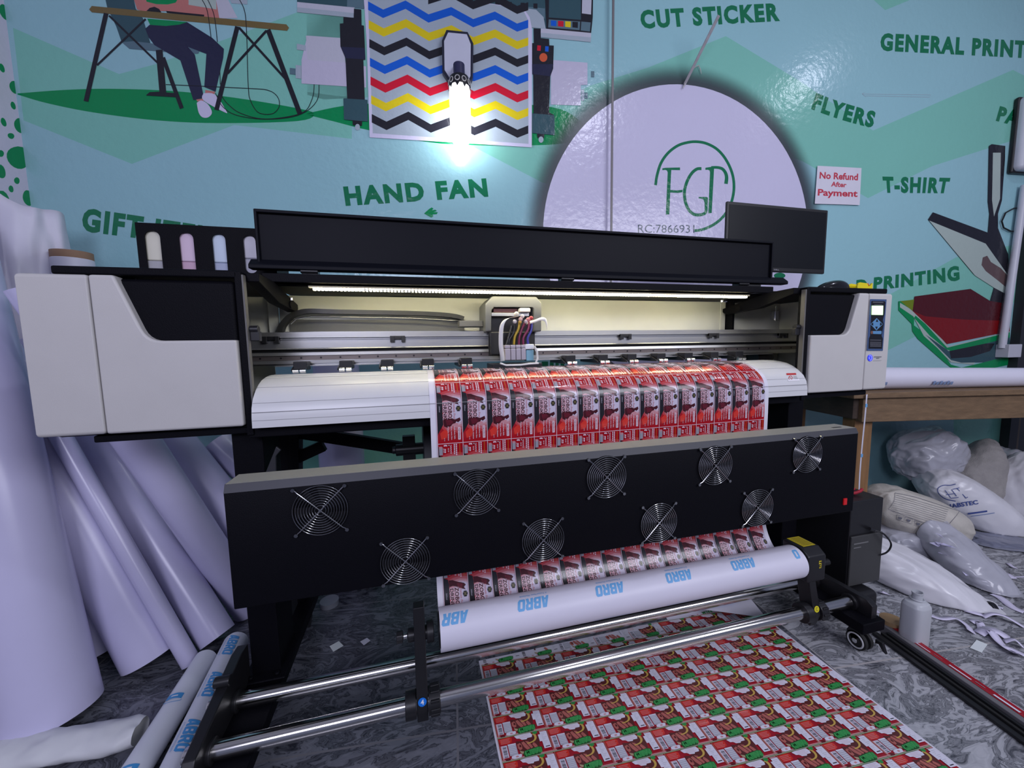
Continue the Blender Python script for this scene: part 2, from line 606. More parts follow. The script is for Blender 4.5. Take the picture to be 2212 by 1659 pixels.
# trousers, ankles, shoes
A.poly(z8((645, 300), (690, 260), (860, 272), (1000, 258), (1080, 232), (1340, 395), (1462, 510), (1455, 600), (1375, 955), (1258, 905), (1280, 562), (1090, 490), (1160, 570), (1255, 1018), (1145, 1042), (1010, 630), (740, 470), (680, 390)), INKNAVY)
A.poly(z8((1270, 935), (1375, 955), (1355, 990), (1265, 985)), PINK)
A.poly(z8((1175, 1035), (1250, 1025), (1250, 1055), (1185, 1055)), PINK)
A.poly([tuple(p) for p in spline(z8((1250, 970), (1370, 985), (1484, 1150), (1470, 1168), (1250, 1045), (1250, 970)), 4)], LAV)
A.poly([tuple(p) for p in spline(z8((1180, 1070), (1230, 1045), (1300, 1090), (1338, 1170), (1300, 1220), (1240, 1220), (1200, 1170), (1180, 1070)), 4)], LAV)
# trestles and chair post
for a, b, wd in (((240, 140), (30, 1055), 50), ((1602, 278), (1385, 1145), 48), ((1920, 310), (2250, 1180), 50), ((790, 520), (830, 985), 70), ((830, 600), (1025, 1128), 42)):
    A.line(z8(a, b), wd / 4.809, INKBLK)
for a, b, wd in (((270, 165), (790, 670), 20), ((650, 200), (145, 680), 22), ((1620, 290), (2110, 830), 24), ((1905, 320), (1500, 765), 26)):
    A.line(z8(a, b), wd / 4.809, INKBLK)
A.poly(z8((655, 990), (690, 960), (780, 955), (960, 970), (960, 1012), (660, 995)), INKBLK)
# loose cables
for pts in (((1230, -10), (1290, 120), (1330, 400)), ((1290, -10), (1360, 160), (1395, 440)), ((1420, 740), (1425, 880)),
            ((1620, -10), (1680, 130), (1700, 400), (1715, 900), (1740, 1050), (1820, 1170), (1960, 1185), (2035, 1110), (2020, 1010), (1920, 940), (1700, 920), (860, 880)),
            ((1375, 970), (1450, 1110), (1600, 1200), (1900, 1240), (2230, 1200), (2420, 1060), (2450, 850), (2430, 430)),
            ((1440, 1000), (1500, 1080), (1640, 1180), (1900, 1238), (2260, 1180), (2370, 1050), (2400, 850), (2380, 430))):
    A.line([tuple(p) for p in spline(z8(*pts), 6)], 1.5, INKBLK)

# --- illustration: a plotter printing zigzags
for pts, m in ((((100, 410), (140, 245), (380, 262), (395, 430), (540, 455), (540, 600), (100, 572)), LILAC), (((130, 245), (380, 262), (400, 430), (140, 410)), GREYL), (((1800, 410), (2050, 430), (2050, 580), (2005, 582), (2005, 722), (1800, 715)), LILAC),
               (((68, 300), (130, 312), (130, 350), (68, 340)), GREY), (((20, 465), (62, 470), (62, 512), (20, 508)), SLATE2), (((60, 445), (98, 450), (98, 540), (60, 535)), GREY), (((2075, 487), (2097, 488), (2097, 528), (2075, 528)), SLATE2), (((2025, 632), (2052, 634), (2052, 675), (2025, 672)), SLATE2), (((2008, 612), (2028, 613), (2028, 690), (2008, 688)), GREY),
               (((70, -10), (530, -10), (530, 60), (412, 50), (70, 16)), SLATE), (((412, -10), (530, -10), (525, 64), (410, 48)), SLATE2),
               (((70, 16), (462, 54), (458, 124), (70, 86)), GREYL), (((70, 52), (458, 92), (458, 124), (70, 86)), GREY),
               (((900, -10), (1780, -10), (1780, 200), (1500, 60), (900, 12)), SLATE), (((1240, 10), (1760, 60), (1760, 130), (1240, 60)), SLATE2)):
    A.poly(zb(*pts), m)
for cx in (1255, 1345, 1435, 1520, 1608, 1695):
    A.poly(zb((cx - 14, 0 + (cx - 1255) * 0.06), (cx + 14, 0 + (cx - 1255) * 0.06), (cx + 14, 36 + (cx - 1255) * 0.06), (cx - 14, 32 + (cx - 1255) * 0.06)), INKBLK)
A.poly(zb((1760, -10), (2088, -10), (2086, 120), (2075, 228), (1770, 205)), INKBLK)
A.poly(zb((1788, -10), (2006, -10), (2005, 138), (1786, 122)), SLATE)
A.poly(zb((2014, -10), (2078, -10), (2074, 102), (2012, 94)), GREYL)
A.poly(zb((1786, 135), (2000, 150), (1996, 208), (1782, 190)), SLATE2)
A.poly(zb((2008, 150), (2072, 156), (2066, 218), (2004, 210)), SLATE2)
for i, m in enumerate((ZBLUE, ZRED, ZYEL, INKBLK)):
    x0 = 1800 + i * 49
    A.poly(zb((x0, 142 + i * 3), (x0 + 38, 144 + i * 3), (x0 + 37, 182 + i * 4), (x0, 178 + i * 4)), m)
A.poly(zb((1732, 196), (2075, 228), (2072, 290), (1730, 256)), GREYL)
A.poly(zb((1732, 226), (2075, 258), (2072, 290), (1730, 256)), GREY)
# stands
A.poly(zb((458, 62), (508, 68), (510, 175), (526, 178), (536, 410), (522, 412), (532, 682), (550, 684), (552, 832), (514, 830), (512, 862), (450, 856), (448, 826), (390, 818), (386, 674), (412, 674), (400, 400), (366, 320), (362, 164), (386, 162), (386, 120), (456, 124)), INKBLK)
A.poly(zb((370, 322), (532, 330), (534, 408), (402, 400)), INKNAVY)
A.poly(zb((386, 674), (550, 684), (552, 832), (390, 818)), SLATE)
A.poly(zb((1682, 196), (1730, 200), (1732, 262), (1788, 268), (1790, 312), (1820, 314), (1816, 470), (1796, 524), (1788, 770), (1824, 788), (1826, 925), (1756, 918), (1754, 945), (1708, 942), (1706, 914), (1674, 910), (1672, 776), (1682, 774), (1680, 512), (1674, 508), (1672, 298), (1684, 296)), INKBLK)
A.poly(zb((1672, 440), (1818, 440), (1796, 524), (1674, 508)), INKNAVY)
A.poly(zb((1672, 776), (1824, 788), (1826, 925), (1674, 910)), SLATE)
A.poly(zb((1708, 312), (1732, 314), (1730, 350), (1706, 348)), ZRED)
A.poly(zb((1762, 318), (1785, 320), (1784, 356), (1760, 354)), ZBLUE)
A.poly(zb(*arc_pts(1749, 395, 27, 30, 0, 345, 20)), ORANGE)
A.poly(zb(*arc_pts(482, 870, 17, 22, 0, 345, 14)), GREY)
A.poly(zb(*arc_pts(1733, 955, 17, 22, 0, 345, 14)), GREY)
# the print sheet
A.poly(zb((1585, 55), (1700, 70), (1750, 120), (1765, 200), (1660, 190), (1640, 120)), GREY)
A.poly(zb((525, -10), (1100, -10), (1585, 55), (1620, 70), (1655, 120), (1672, 200), (1670, 1008), (565, 940), (545, 300)), LAV)
A.poly(zb((552, -10), (1100, -10), (1585, 60), (1615, 80), (1645, 140), (1648, 984), (586, 912), (568, 420)), GREY)
kx = (552, 655, 808, 965, 1120, 1270, 1418, 1570, 1646)
ky = (42, 98, 36, 130, 80, 162, 110, 192, 166)
cols = (INKBLK, ZBLUE, ZYEL, INKBLK, ZBLUE, ZRED, ZYEL, INKBLK)
A.k += 1
for r in range(-1, 7):
    up, lo = [], []
    for x, y in zip(kx, ky):
        s = (x - 552) / 1094
        dy = r * (128 - 8 * s)
        xx = x + (r + 0.5) * 4.2 * (1 - s)
        up.append((xx, y + dy - 29 + 1.5 * s))
        lo.append((xx, y + dy + 29 - 1.5 * s))
    for i in range(8):
        q = (up[i], up[i + 1], lo[i + 1], lo[i])
        if r == -1 and i < 3:
            continue
        A.poly(zb(*q), cols[r + 1], False)

# --- illustration: a heat press with its arm raised
A.poly(zp((122, 1140), (225, 1130), (225, 1300), (360, 1400), (470, 1560), (540, 1580), (690, 1545), (860, 1500), (860, 1560), (720, 1590), (610, 1605), (470, 1580), (420, 1540), (250, 1390), (215, 1340), (210, 1290), (122, 1200)), GREEN)
A.poly(zp((132, 1150), (215, 1200), (300, 1270), (455, 1440), (860, 1340), (860, 1400), (700, 1450), (620, 1560), (470, 1545), (380, 1450), (290, 1370), (220, 1240), (132, 1180)), PALEG)
A.poly(zp((300, 1360), (455, 1470), (860, 1380), (860, 1500), (690, 1545), (540, 1548), (470, 1530), (380, 1440)), SLATE)
A.poly(zp((235, 1235), (300, 1290), (445, 1448), (860, 1345), (860, 1380), (700, 1420), (470, 1470), (440, 1460), (330, 1370), (225, 1250)), GREEN)
A.poly(zp((135, 1140), (230, 1128), (215, 1205)), OLIVE)
A.poly(zp((460, 1470), (700, 1420), (760, 1420), (730, 1470), (600, 1510), (470, 1520)), INKBLK)
A.poly(zp((228, 1108), (600, 1058), (730, 1138), (860, 1160), (860, 1340), (445, 1424), (215, 1205)), DRED)
A.poly(zp((228, 1108), (600, 1058), (730, 1138), (860, 1160), (860, 1270), (560, 1262), (300, 1240), (215, 1205)), MAROON)
A.poly(zp((350, 550), (715, 685), (725, 560), (715, 480), (722, 110), (740, 98), (830, 110), (828, 200), (808, 470), (782, 560), (782, 655), (850, 830), (860, 980), (860, 1160), (730, 1138), (755, 1050), (620, 960), (318, 598)), INKBLK)
A.poly(zp((325, 605), (700, 758), (850, 970), (850, 1100), (755, 1050), (630, 970)), PALEG)
A.poly(zp((680, 850), (710, 838), (735, 880), (800, 920), (850, 975), (850, 1060), (790, 1010), (700, 940), (672, 900)), BROWNP)
A.poly(zp((748, 155), (800, 155), (795, 460), (755, 578), (742, 470)), PALEG)
wall_back = struct(wb.build('wall_back', smooth=False))
print('art layers', A.k)

# the joint between the two wall boards
t1 = MB()
p0, p1 = wall_pt(1321, -60), wall_pt(1310, 560)
t1.box(-0.0055, 0.0055, -0.006, 0.0, p1.z - 0.9, 3.5, mat('grey_joint_strip', (0.17, 0.155, 0.16), 0.35), Matrix.Translation((p0.lerp(p1, .5).x, p0.lerp(p1, .5).y - 0.035, 0)) @ Matrix.Rotation(-WA, 4, 'Z'))
struct(t1.build('trim_1'))

# left wall, papered with green drops on white
LW = MB()
cn = wuz(CX, 0)
LD = (WN + WU * -0.02).normalized()
LN = Vector((cos(WA), -sin(WA), 0))


def lw(d, z, k=0):
    return cn + LD * d + Vector((0, 0, z)) + LN * (0.001 + 0.0002 * k)


DOTW = gloss('left_mural_white', (0.64, 0.61, 0.72))
LW.fixn = False
LW.add([lw(0, 0), lw(3.4, 0), lw(3.4, 3.5), lw(0, 3.5)], [(0, 1, 2, 3)], DOTW)
random.seed(4)


def drop(d, z, r, tilt):
    pts = []
    for i in range(18):
        t = 2 * pi * i / 18
        q = r * (1 + 0.35 * max(0, cos(t)) ** 3)
        pts.append((q * cos(t), q * 0.72 * sin(t)))
    ca, sa = cos(tilt), sin(tilt)
    LW.add([lw(d + x * ca - y * sa, z + x * sa + y * ca, 1) for x, y in pts], [tuple(range(18))], GREEN)


for px, py, rr in ((9, 28, .055), (4, 148, .03), (30, 190, .05), (28, 229, .028), (8, 265, .03), (42, 273, .06), (23, 294, .028), (38, 342, .105), (1, 332, .03), (2, 372, .05), (36, 391, .028), (24, 409, .026), (60, 430, .06), (8, 436, .07)):
    r = ray(px, py)
    t = (cn - CAM).dot(LN) / r.dot(LN)
    p = CAM + r * t
    drop((p - cn).dot(LD), p.z, rr * 0.5, random.uniform(1.6, 2.4))
for i in range(60):
    drop(random.uniform(0.5, 3.3), random.uniform(0.3, 2.9), random.choice((.03, .04, .06, .09)), random.uniform(1.6, 2.4))
struct(LW.build('wall_left', smooth=False))


# ------------------------------------------------------------------ floor
def marble():
    m = bpy.data.materials.new('grey_marbled_tile')
    m.use_nodes = True
    nt = m.node_tree
    N, L = nt.nodes.new, nt.links.new
    b = nt.nodes['Principled BSDF']
    b.inputs['Roughness'].default_value = 0.22
    tc = N('ShaderNodeTexCoord')
    mp = N('ShaderNodeMapping')
    mp.inputs['Rotation'].default_value = (0, 0, -0.6)
    mp.inputs['Scale'].default_value = (1.0, 2.3, 1)
    L(tc.outputs['Object'], mp.inputs['Vector'])
    n1 = N('ShaderNodeTexNoise')
    n1.inputs['Scale'].default_value = 3.0
    n1.inputs['Detail'].default_value = 3
    n1.inputs['Distortion'].default_value = 1.2
    L(mp.outputs[0], n1.inputs['Vector'])
    vm = N('ShaderNodeVectorMath')
    vm.operation = 'MULTIPLY_ADD'
    L(n1.outputs['Color'], vm.inputs[0])
    vm.inputs[1].default_value = (0.55, 0.55, 0.55)
    L(mp.outputs[0], vm.inputs[2])
    wv = N('ShaderNodeTexNoise')
    wv.inputs['Scale'].default_value = 6.0
    wv.inputs['Detail'].default_value = 5
    wv.inputs['Roughness'].default_value = 0.62
    wv.inputs['Distortion'].default_value = 2.6
    L(vm.outputs[0], wv.inputs['Vector'])
    r = N('ShaderNodeValToRGB')
    e = r.color_ramp.elements
    e[0].position, e[0].color = 0.34, (0.06, 0.062, 0.075, 1)
    e[1].position, e[1].color = 0.66, (0.44, 0.44, 0.47, 1)
    x = e.new(0.455)
    x.color = (0.25, 0.253, 0.275, 1)
    x = e.new(0.485)
    x.color = (0.075, 0.078, 0.092, 1)
    x = e.new(0.515)
    x.color = (0.33, 0.335, 0.36, 1)
    L(wv.outputs['Fac'], r.inputs[0])
    # joints between the tiles
    sp = N('ShaderNodeSeparateXYZ')
    L(tc.outputs['Object'], sp.inputs[0])
    fac = None
    for ax, size in ((0, 1.2), (1, 0.6)):
        mo = N('ShaderNodeMath'); mo.operation = 'PINGPONG'
        mo.inputs[1].default_value = size / 2
        L(sp.outputs[ax], mo.inputs[0])
        lt = N('ShaderNodeMath'); lt.operation = 'LESS_THAN'
        lt.inputs[1].default_value = 0.0030
        L(mo.outputs[0], lt.inputs[0])
        if fac is None:
            fac = lt
        else:
            mx = N('ShaderNodeMath'); mx.operation = 'MAXIMUM'
            L(fac.outputs[0], mx.inputs[0]); L(lt.outputs[0], mx.inputs[1])
            fac = mx
    mix = N('ShaderNodeMix'); mix.data_type = 'RGBA'
    L(fac.outputs[0], mix.inputs[0])
    L(r.outputs[0], mix.inputs[6])
    mix.inputs[7].default_value = (0.40, 0.38, 0.38, 1)
    # the tiles on this side of the joint are a darker batch
    dk = N('ShaderNodeMath'); dk.operation = 'LESS_THAN'
    dk.inputs[1].default_value = 0.0
    L(sp.outputs[0], dk.inputs[0])
    mul = N('ShaderNodeMix'); mul.data_type = 'RGBA'; mul.blend_type = 'MULTIPLY'
    L(dk.outputs[0], mul.inputs[0])
    L(mix.outputs[2], mul.inputs[6])
    mul.inputs[7].default_value = (0.36, 0.37, 0.41, 1)
    L(mul.outputs[2], b.inputs['Base Color'])
    return m


fl = MB()
fl.add([(-3.0, -4.0, 0), (4.5, -4.0, 0), (4.5, 3.2, 0), (-3.0, 3.2, 0)], [(0, 1, 2, 3)])
fo = WO - WO
org = P(1800, 1444, z=0)
Mi = Matrix.Translation(org) @ Matrix.Rotation(-WA, 4, 'Z')
fl.v = [Mi.inverted() @ p for p in fl.v]
fo = struct(fl.build('floor', marble()))
fo.matrix_world = Mi
ce = MB()
ce.box(-3.0, 4.5, -3.2, 2.6, 3.5, 3.55)
struct(ce.build('ceiling', mat('grey_white_ceiling', (0.45, 0.45, 0.48), 0.8)))


# ================================================================== THE PRINTER
YF = 1.12
pr = thing('large_format_printer', (0.5, 1.3, 0), 'wide black and white roll printer with raised lid, standing on the marbled floor', 'printer')
xz = lambda pts, y=YF: [(lambda q: (q.x, q.z))(P(a, b, y=y)) for a, b in pts]
XL, XLi, XRi, XR = -0.852, -0.431, 1.426, 1.822
ZB, ZT = 0.857, 1.231

# --- end covers
def end_cover(white, door, seam, x0, x1, black, notch_r):
    b = MB()
    b.box(x0, x1, YF + 0.012, 1.16, ZB - 0.006, ZT - 0.004)
    if x0 < 0:
        b.box(x0, -0.66, 1.16, 1.50, ZB - 0.006, ZT - 0.004)
    else:
        b.box(1.792, x1, 1.16, 1.50, ZB - 0.006, ZT - 0.004)
    cov = b.build('end_cover', BLACK, pr, bevel=0.012)
    a = MB()
    a.prism(white, YF - 0.006, YF + 0.03)
    a.build('front_panel', WHITE, cov, bevel=0.006, seg=3)
    d = MB()
    d.prism(door, YF - 0.006, YF + 0.05)
    d.build('side_door', WHITE, cov, bevel=0.008, seg=3)
    return cov


def rounded(pts, idx, r=0.03):
    """Replace one corner of a polygon by a short curve."""
    n = len(pts)
    a, b, c = Vector(pts[idx - 1]), Vector(pts[idx]), Vector(pts[(idx + 1) % n])
    p, q = b + (a - b).normalized() * r, b + (c - b).normalized() * r
    arc = []
    for i in range(6):
        t = i / 5
        arc.append(tuple(p * (1 - t) ** 2 + b * 2 * t * (1 - t) + q * t * t))
    return [tuple(x) for x in pts[:idx]] + arc + [tuple(x) for x in pts[idx + 1:]]


sx = P(191, 592, y=YF).x
nx, nz = P(247, 592, y=YF).x, P(400, 735.5, y=YF).z
n2 = P(321, 737, y=YF).x
wl = rounded([(sx + .001, ZB), (XLi, ZB), (XLi, nz), (n2, nz), (nx, ZT), (sx + .001, ZT)], 3)
dl = [(XL, ZB), (sx - .001, ZB), (sx - .001, ZT), (XL, ZT)]
cl = end_cover(wl, dl, sx, XL + 0.016, XLi, None, None)
sx2 = P(1868, 740, y=YF).x
nx2, nz2 = P(1855, 636, y=YF).x, P(1800, 723.5, y=YF).z
n22 = P(1829, 723, y=YF).x
wr = rounded([(XRi, ZB), (sx2 - .001, ZB), (sx2 - .001, ZT), (nx2, ZT), (n22, nz2), (XRi, nz2)], 4)
dr = [(sx2 + .001, ZB), (XR, ZB), (XR, ZT), (sx2 + .001, ZT)]
cr_ = end_cover(wr, dr, sx2, XRi, XR - 0.016, None, None)
for x0, x1 in ((XL + 0.06, XLi + 0.01), (XRi - 0.01, XR - 0.012)):
    tp = MB()
    tp.box(x0, x1, YF + 0.004, 1.51, ZT + 0.001, ZT + 0.02)
    tp.build('cover_top_plate', BLACK, pr, bevel=0.004)
    tp = MB()
    tp.box(x0 + (0.03 if x0 < 0 else 0), x1 - (0.05 if x0 > 0 else 0), YF + 0.02, 1.48, ZB - 0.024, ZB - 0.007)
    tp.build('cover_base_tray', BLACK, pr, bevel=0.003)

# --- control panel on the slim door of the end cover
def pnl(px, py, k=0):
    q = P(px, py, y=YF - 0.008)
    return Vector((q.x, q.y - 0.00005 * k, q.z))


zq = lambda *p: zz(1820, 600, 8.295, p)
NAVYP = mat('panel_blue_border', (0.05, 0.09, 0.20), 0.35)
BTN = mat('panel_button_blue', (0.10, 0.25, 0.45), 0.4)
PBLK = mat('panel_black', (0.008, 0.008, 0.011), 0.3)
LCD = mat('lit_green_screen', (0.3, 0.5, 0.3), 0.4, var=0.02, emit=(0.62, 1.0, 0.55), estr=1.25)
cp = MB()
cp.fixn = False
AP = Art(cp, pnl)
AP.poly(zq((497, 382), (790, 388), (722, 1308), (436, 1308)), NAVYP)
AP.poly([tuple(p) for p in zq((525, 415), (755, 420), (770, 440), (752, 650), (722, 760), (740, 830), (700, 1040), (722, 1090), (708, 1275), (462, 1272), (470, 1090), (492, 1040), (500, 870), (510, 700), (506, 650), (512, 430))], PBLK)
AP.poly(zq((612, 722), (722, 832), (606, 945), (500, 832)), BTN)
for tri in (((618, 735), (640, 792), (595, 790)), ((608, 930), (582, 876), (632, 876)), ((508, 832), (548, 800), (550, 862)), ((715, 832), (672, 800), (670, 864))):
    AP.poly(zq(*tri), PBLK)
AP.poly(zq((540, 955), (692, 952), (700, 970), (690, 1010), (545, 1006)), BTN)
AP.poly(zq(*arc_pts(523, 980, 22, 30, 0, 345, 16)), mat('panel_brown_button', (0.16, 0.07, 0.05), 0.5))
GRYP = mat('panel_small_print', (0.14, 0.14, 0.16), 0.5)
AP.poly(zq((540, 432), (730, 436), (728, 448), (540, 444)), GRYP)
AP.poly(zq((565, 478), (705, 480), (705, 486), (565, 484)), GRYP)
for i, y in enumerate((1112, 1150, 1175, 1198, 1222)):
    AP.poly(zq((490, y), (690, y + 3), (690, y + 12), (490, y + 9)), GRYP)
panel = cp.build('control_panel', parent=pr, smooth=False)
sc_ = MB()
q = [P(a, b, y=YF - 0.010) for a, b in zq((526, 500), (720, 500), (714, 668), (522, 664))]
sc_.prism([(p.x, p.z) for p in q], YF - 0.0125, YF - 0.0088)
sc_.build('screen', LCD, panel, bevel=0.001)
lg = MB()
lg.fixn = False
AP = Art(lg, pnl)
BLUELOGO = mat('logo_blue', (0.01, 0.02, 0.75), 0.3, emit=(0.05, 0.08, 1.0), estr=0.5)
LOGOW = mat('logo_white', (0.75, 0.75, 0.85), 0.4)
AP.poly(zq(*arc_pts(496, 1436, 44, 60, 0, 350, 24)), BLUELOGO)
AP.line(zq(*arc_pts(492, 1434, 30, 44, -120, 100, 16)), 0.9, LOGOW)
AP.line(zq(*arc_pts(486, 1436, 12, 18, 40, 320, 12)), 0.8, LOGOW)
AP.poly(zq((566, 1412), (700, 1410), (700, 1422), (566, 1424)), GRYP)
AP.poly(zq((610, 1434), (660, 1433), (660, 1446), (610, 1447)), GRYP)
AP.poly(zq((545, 1488), (700, 1482), (700, 1485), (545, 1491)), GRYP)
lg.build('maker_badge', parent=pr, smooth=False)

# --- frame posts, roof with its lamp strip, lid
for x0, x1, i0, i1 in ((XLi + 0.002, XLi + 0.018, XLi + 0.018, XLi + 0.022), (XRi - 0.018, XRi - 0.002, XRi - 0.024, XRi - 0.018)):
    po = MB()
    po.box(x0, x1, YF + 0.004, 1.158, 0.83, ZT + 0.018)
    post = po.build('frame_post', BLACK, pr, bevel=0.003)
    li = MB()
    li.box(i0, i1, YF + 0.006, 1.142, 0.86, ZT + 0.01)
    li.build('post_lining', mat('grey_post_lining', (0.11, 0.105, 0.10), 0.5), post)
    kn = MB()
    s = 1 if x0 < 0 else -1
    kx = i1 if x0 < 0 else i0
    kn.cyl((kx - s * .003, 1.145, 1.105), (kx + s * 0.02, 1.145, 1.105), 0.010)
    kn.box(min(kx, kx + s * 0.022), max(kx, kx + s * 0.022), 1.138, 1.156, 1.075, 1.10)
    kn.build('side_latch', PLAST, post, bevel=0.002)

ro = MB()
ro.prism([(1.262, 1.246), (1.262, 1.271), (1.52, 1.271), (1.52, 1.240), (1.50, 1.240), (1.50, 1.258), (1.27, 1.258), (1.27, 1.246)], XLi + 0.02, XRi - 0.02, ax='x')
ro.box(XLi + 0.02, XRi - 0.02, 1.30, 1.505, 1.240, 1.247)
roof = ro.build('roof_beam', BLACK, pr, bevel=0.002)
ls = MB()
lx0, lx1 = P(675, 617, y=1.285).x, P(1612, 638, y=1.285).x
ls.box(lx0 - 0.01, lx1 + 0.01, 1.278, 1.292, 1.2345, 1.2395, mat('lamp_strip_tape', (0.5, 0.45, 0.3), 0.5))
LEDM = mat('warm_white_leds', (0.9, 0.85, 0.6), 0.4, var=0.0, emit=(1.0, 0.93, 0.66), estr=38.0)
LEDD = mat('dim_warm_leds', (0.9, 0.85, 0.6), 0.4, var=0.0, emit=(1.0, 0.80, 0.40), estr=11.0)
nled = 150
for i in range(nled):
    x = lx0 + (lx1 - lx0) * (i + .5) / nled
    dim = 0.725 < i / nled < 0.80
    ls.box(x - 0.0030, x + 0.0030, 1.278, 1.292, 1.2275, 1.2346, LEDD if dim else LEDM)
ls.build('lamp_strip', parent=roof, smooth=False)
for s, xx in ((1, XLi + 0.02), (-1, XRi - 0.02)):
    br = MB()
    br.prism([(1.15, 1.250), (1.15, 1.228), (1.30, 1.190), (1.47, 1.178), (1.49, 1.19), (1.49, 1.205), (1.27, 1.246)], xx, xx + s * 0.03, ax='x')
    br.cyl((xx + s * 0.03, 1.40, 1.197), (xx + s * 0.034, 1.40, 1.197), 0.012)
    br.build('roof_bracket', BLACK, pr, bevel=0.002)
for a, b in ((577, 620), (630, 644), (1666, 642), (1678, 637), (1558, 649)):
    bo = MB()
    q = P(a, b, y=1.30)
    bo.cyl((q.x, 1.297, min(q.z, 1.239)), (q.x, 1.297, min(q.z, 1.239) - 0.007), 0.005, n=10)
    bo.build('screw', CHROMEW, roof)

lid = MB()
yl = 1.288
lx0_, lx1_ = -0.429, 1.428
lid.box(lx0_, lx1_, yl + 0.012, yl + 0.02, 1.30, 1.452)
lid.box(lx0_, lx1_, yl, yl + 0.02, 1.4455, 1.4555)
lid.box(lx0_, lx0_ + 0.008, yl, yl + 0.02, 1.30, 1.452)
lid.box(lx1_ - 0.008, lx1_, yl, yl + 0.02, 1.30, 1.452)
lid.prism([(yl - 0.012, 1.285), (yl - 0.012, 1.297), (yl + 0.01, 1.315), (yl + 0.022, 1.315), (yl + 0.022, 1.285)], -0.449, 1.496, ax='x')
LIDM = mat('satin_black_lid', (0.0045, 0.005, 0.0085), 0.5, spec=0.12)
lido = lid.build('lid', LIDM, pr, bevel=0.003)
for px in (672, 1222, 1600):
    hg = MB()
    q = P(px, 600, y=1.30)
    hg.box(q.x - 0.022, q.x + 0.022, 1.286, 1.32, 1.268, 1.290)
    hg.cyl((q.x - 0.024, 1.284, 1.282), (q.x + 0.024, 1.284, 1.282), 0.006)
    hg.build('lid_hinge', PLAST, lido, bevel=0.002)
for px, wd in ((757, 0.02), (1540, .012), (1568, .012), (1595, .012)):
    q = P(px, 604, y=1.32)
    hg = MB()
    hg.box(q.x - wd, q.x + wd, 1.31, 1.33, 1.265, 1.275)
    hg.build('roof_clip', PLAST, roof, bevel=0.002)

# --- ink tank box with four slots
ik = MB()
yi = 1.36
ix0, ix1 = P(296, 530, y=yi).x, -0.40
iz1 = P(292, 480, y=yi).z
iz0 = ZT + 0.02
slots = [(330, 498, 579, 14), (403, 502, 581, 13.5), (473, 505, 582, 13), (539, 508, 590, 12.5)]
sp_ = []
for px, pt, pb, hw in slots:
    a, b = P(px, pt, y=yi), P(px + 3, pb, y=yi)
    sp_.append(((a.x + b.x) / 2, a.z, (b.z if pb > 585 else iz0 + 0.010), hw * 0.00134))
edges = [ix0]
for x, zt, zb_, hw in sp_:
    edges += [x - hw, x + hw]
edges.append(ix1)
for i in range(0, len(edges), 2):
    ik.box(edges[i], edges[i + 1], yi, yi + 0.004, iz0, iz1)
for x, zt, zb_, hw in sp_:
    top = [(x - hw, iz1), (x - hw, zt - hw)] + [(x - hw * cos(pi * k / 10), zt - hw + hw * sin(pi * k / 10)) for k in range(1, 10)] + [(x + hw, zt - hw), (x + hw, iz1)]
    ik.prism(top, yi, yi + 0.004)
    bot = [(x - hw, iz0), (x + hw, iz0), (x + hw, zb_ + hw)] + [(x + hw * cos(pi * k / 10), zb_ + hw - hw * sin(pi * k / 10)) for k in range(1, 10)] + [(x - hw, zb_ + hw)]
    ik.prism(bot, yi, yi + 0.004)
ik.box(ix0, ix0 + 0.004, yi + 0.004, yi + 0.12, iz0, iz1)
ik.box(ix1 - 0.004, ix1, yi + 0.004, yi + 0.12, iz0, iz1)
ik.box(ix0, ix1, yi + 0.004, yi + 0.12, iz1 - 0.004, iz1)
ik.box(ix0, ix1, yi + 0.116, yi + 0.12, iz0, iz1)
inkb = ik.build('ink_tank_rack', BLACK, pr)
for (x, zt, zb_, hw), c1, c2, nm in zip(sp_, ((.62, .60, .50), (.62, .48, .60), (.50, .58, .70), (.60, .58, .66)), ((.36, .36, .38), (.52, .34, .45), (.34, .38, .52), (.42, .42, .5)), ('yellow', 'magenta', 'cyan', 'black')):
    tk = MB()
    zm = zt - (zt - zb_) * 0.60
    tk.box(x - hw - 0.012, x + hw + 0.012, yi + 0.008, yi + 0.10, zm, zt + 0.012, mat('tank_plastic_' + nm, c1, 0.35))
    tk.box(x - hw - 0.012, x + hw + 0.012, yi + 0.008, yi + 0.10, iz0 + 0.004, zm, mat('ink_in_tank_' + nm, c2, 0.35))
    tk.build('ink_tank', parent=inkb, bevel=0.004)

# --- inside of the print bay
bk = MB()
bx0, bx1 = P(601, 650, y=1.50).x, P(1567, 680, y=1.50).x
bk.box(bx0, bx1, 1.50, 1.505, 1.10, 1.238)
bk.box(bx1 - 0.03, bx1 - 0.004, 1.497, 1.50, 1.10, 1.236)
bk.build('bay_rear_panel', CREAM, pr, bevel=0.002)
bk = MB()
bk.box(-0.655, bx0 - 0.025, 1.50, 1.505, 0.87, 1.2315)
bk.box(-0.659, -0.655, 1.165, 1.505, 0.87, 1.2315)
bk.box(bx0 - 0.03, bx0 - 0.001, 1.485, 1.505, 1.0, 1.238)
bk.build('side_bay_panel', CREAM, pr, bevel=0.002)
bk = MB()
rx1 = P(1684, 700, y=1.49).x
bk.box(bx1 + 0.012, rx1, 1.49, 1.495, 0.87, 1.2315)
bk.box(rx1, rx1 + 0.004, 1.165, 1.495, 0.87, 1.2315)
sb = bk.build('side_bay_panel', CREAM, pr, bevel=0.002)
hq = MB()
q = P(1672, 682, y=1.488)
hq.box(q.x - 0.02, q.x - 0.002, 1.482, 1.49, q.z - 0.02, q.z + 0.02)
hq.box(q.x + 0.002, q.x + 0.016, 1.478, 1.486, q.z - 0.02, q.z + 0.02)
hq.cyl((q.x, 1.48, q.z - 0.024), (q.x, 1.48, q.z + 0.045), 0.003, n=10)
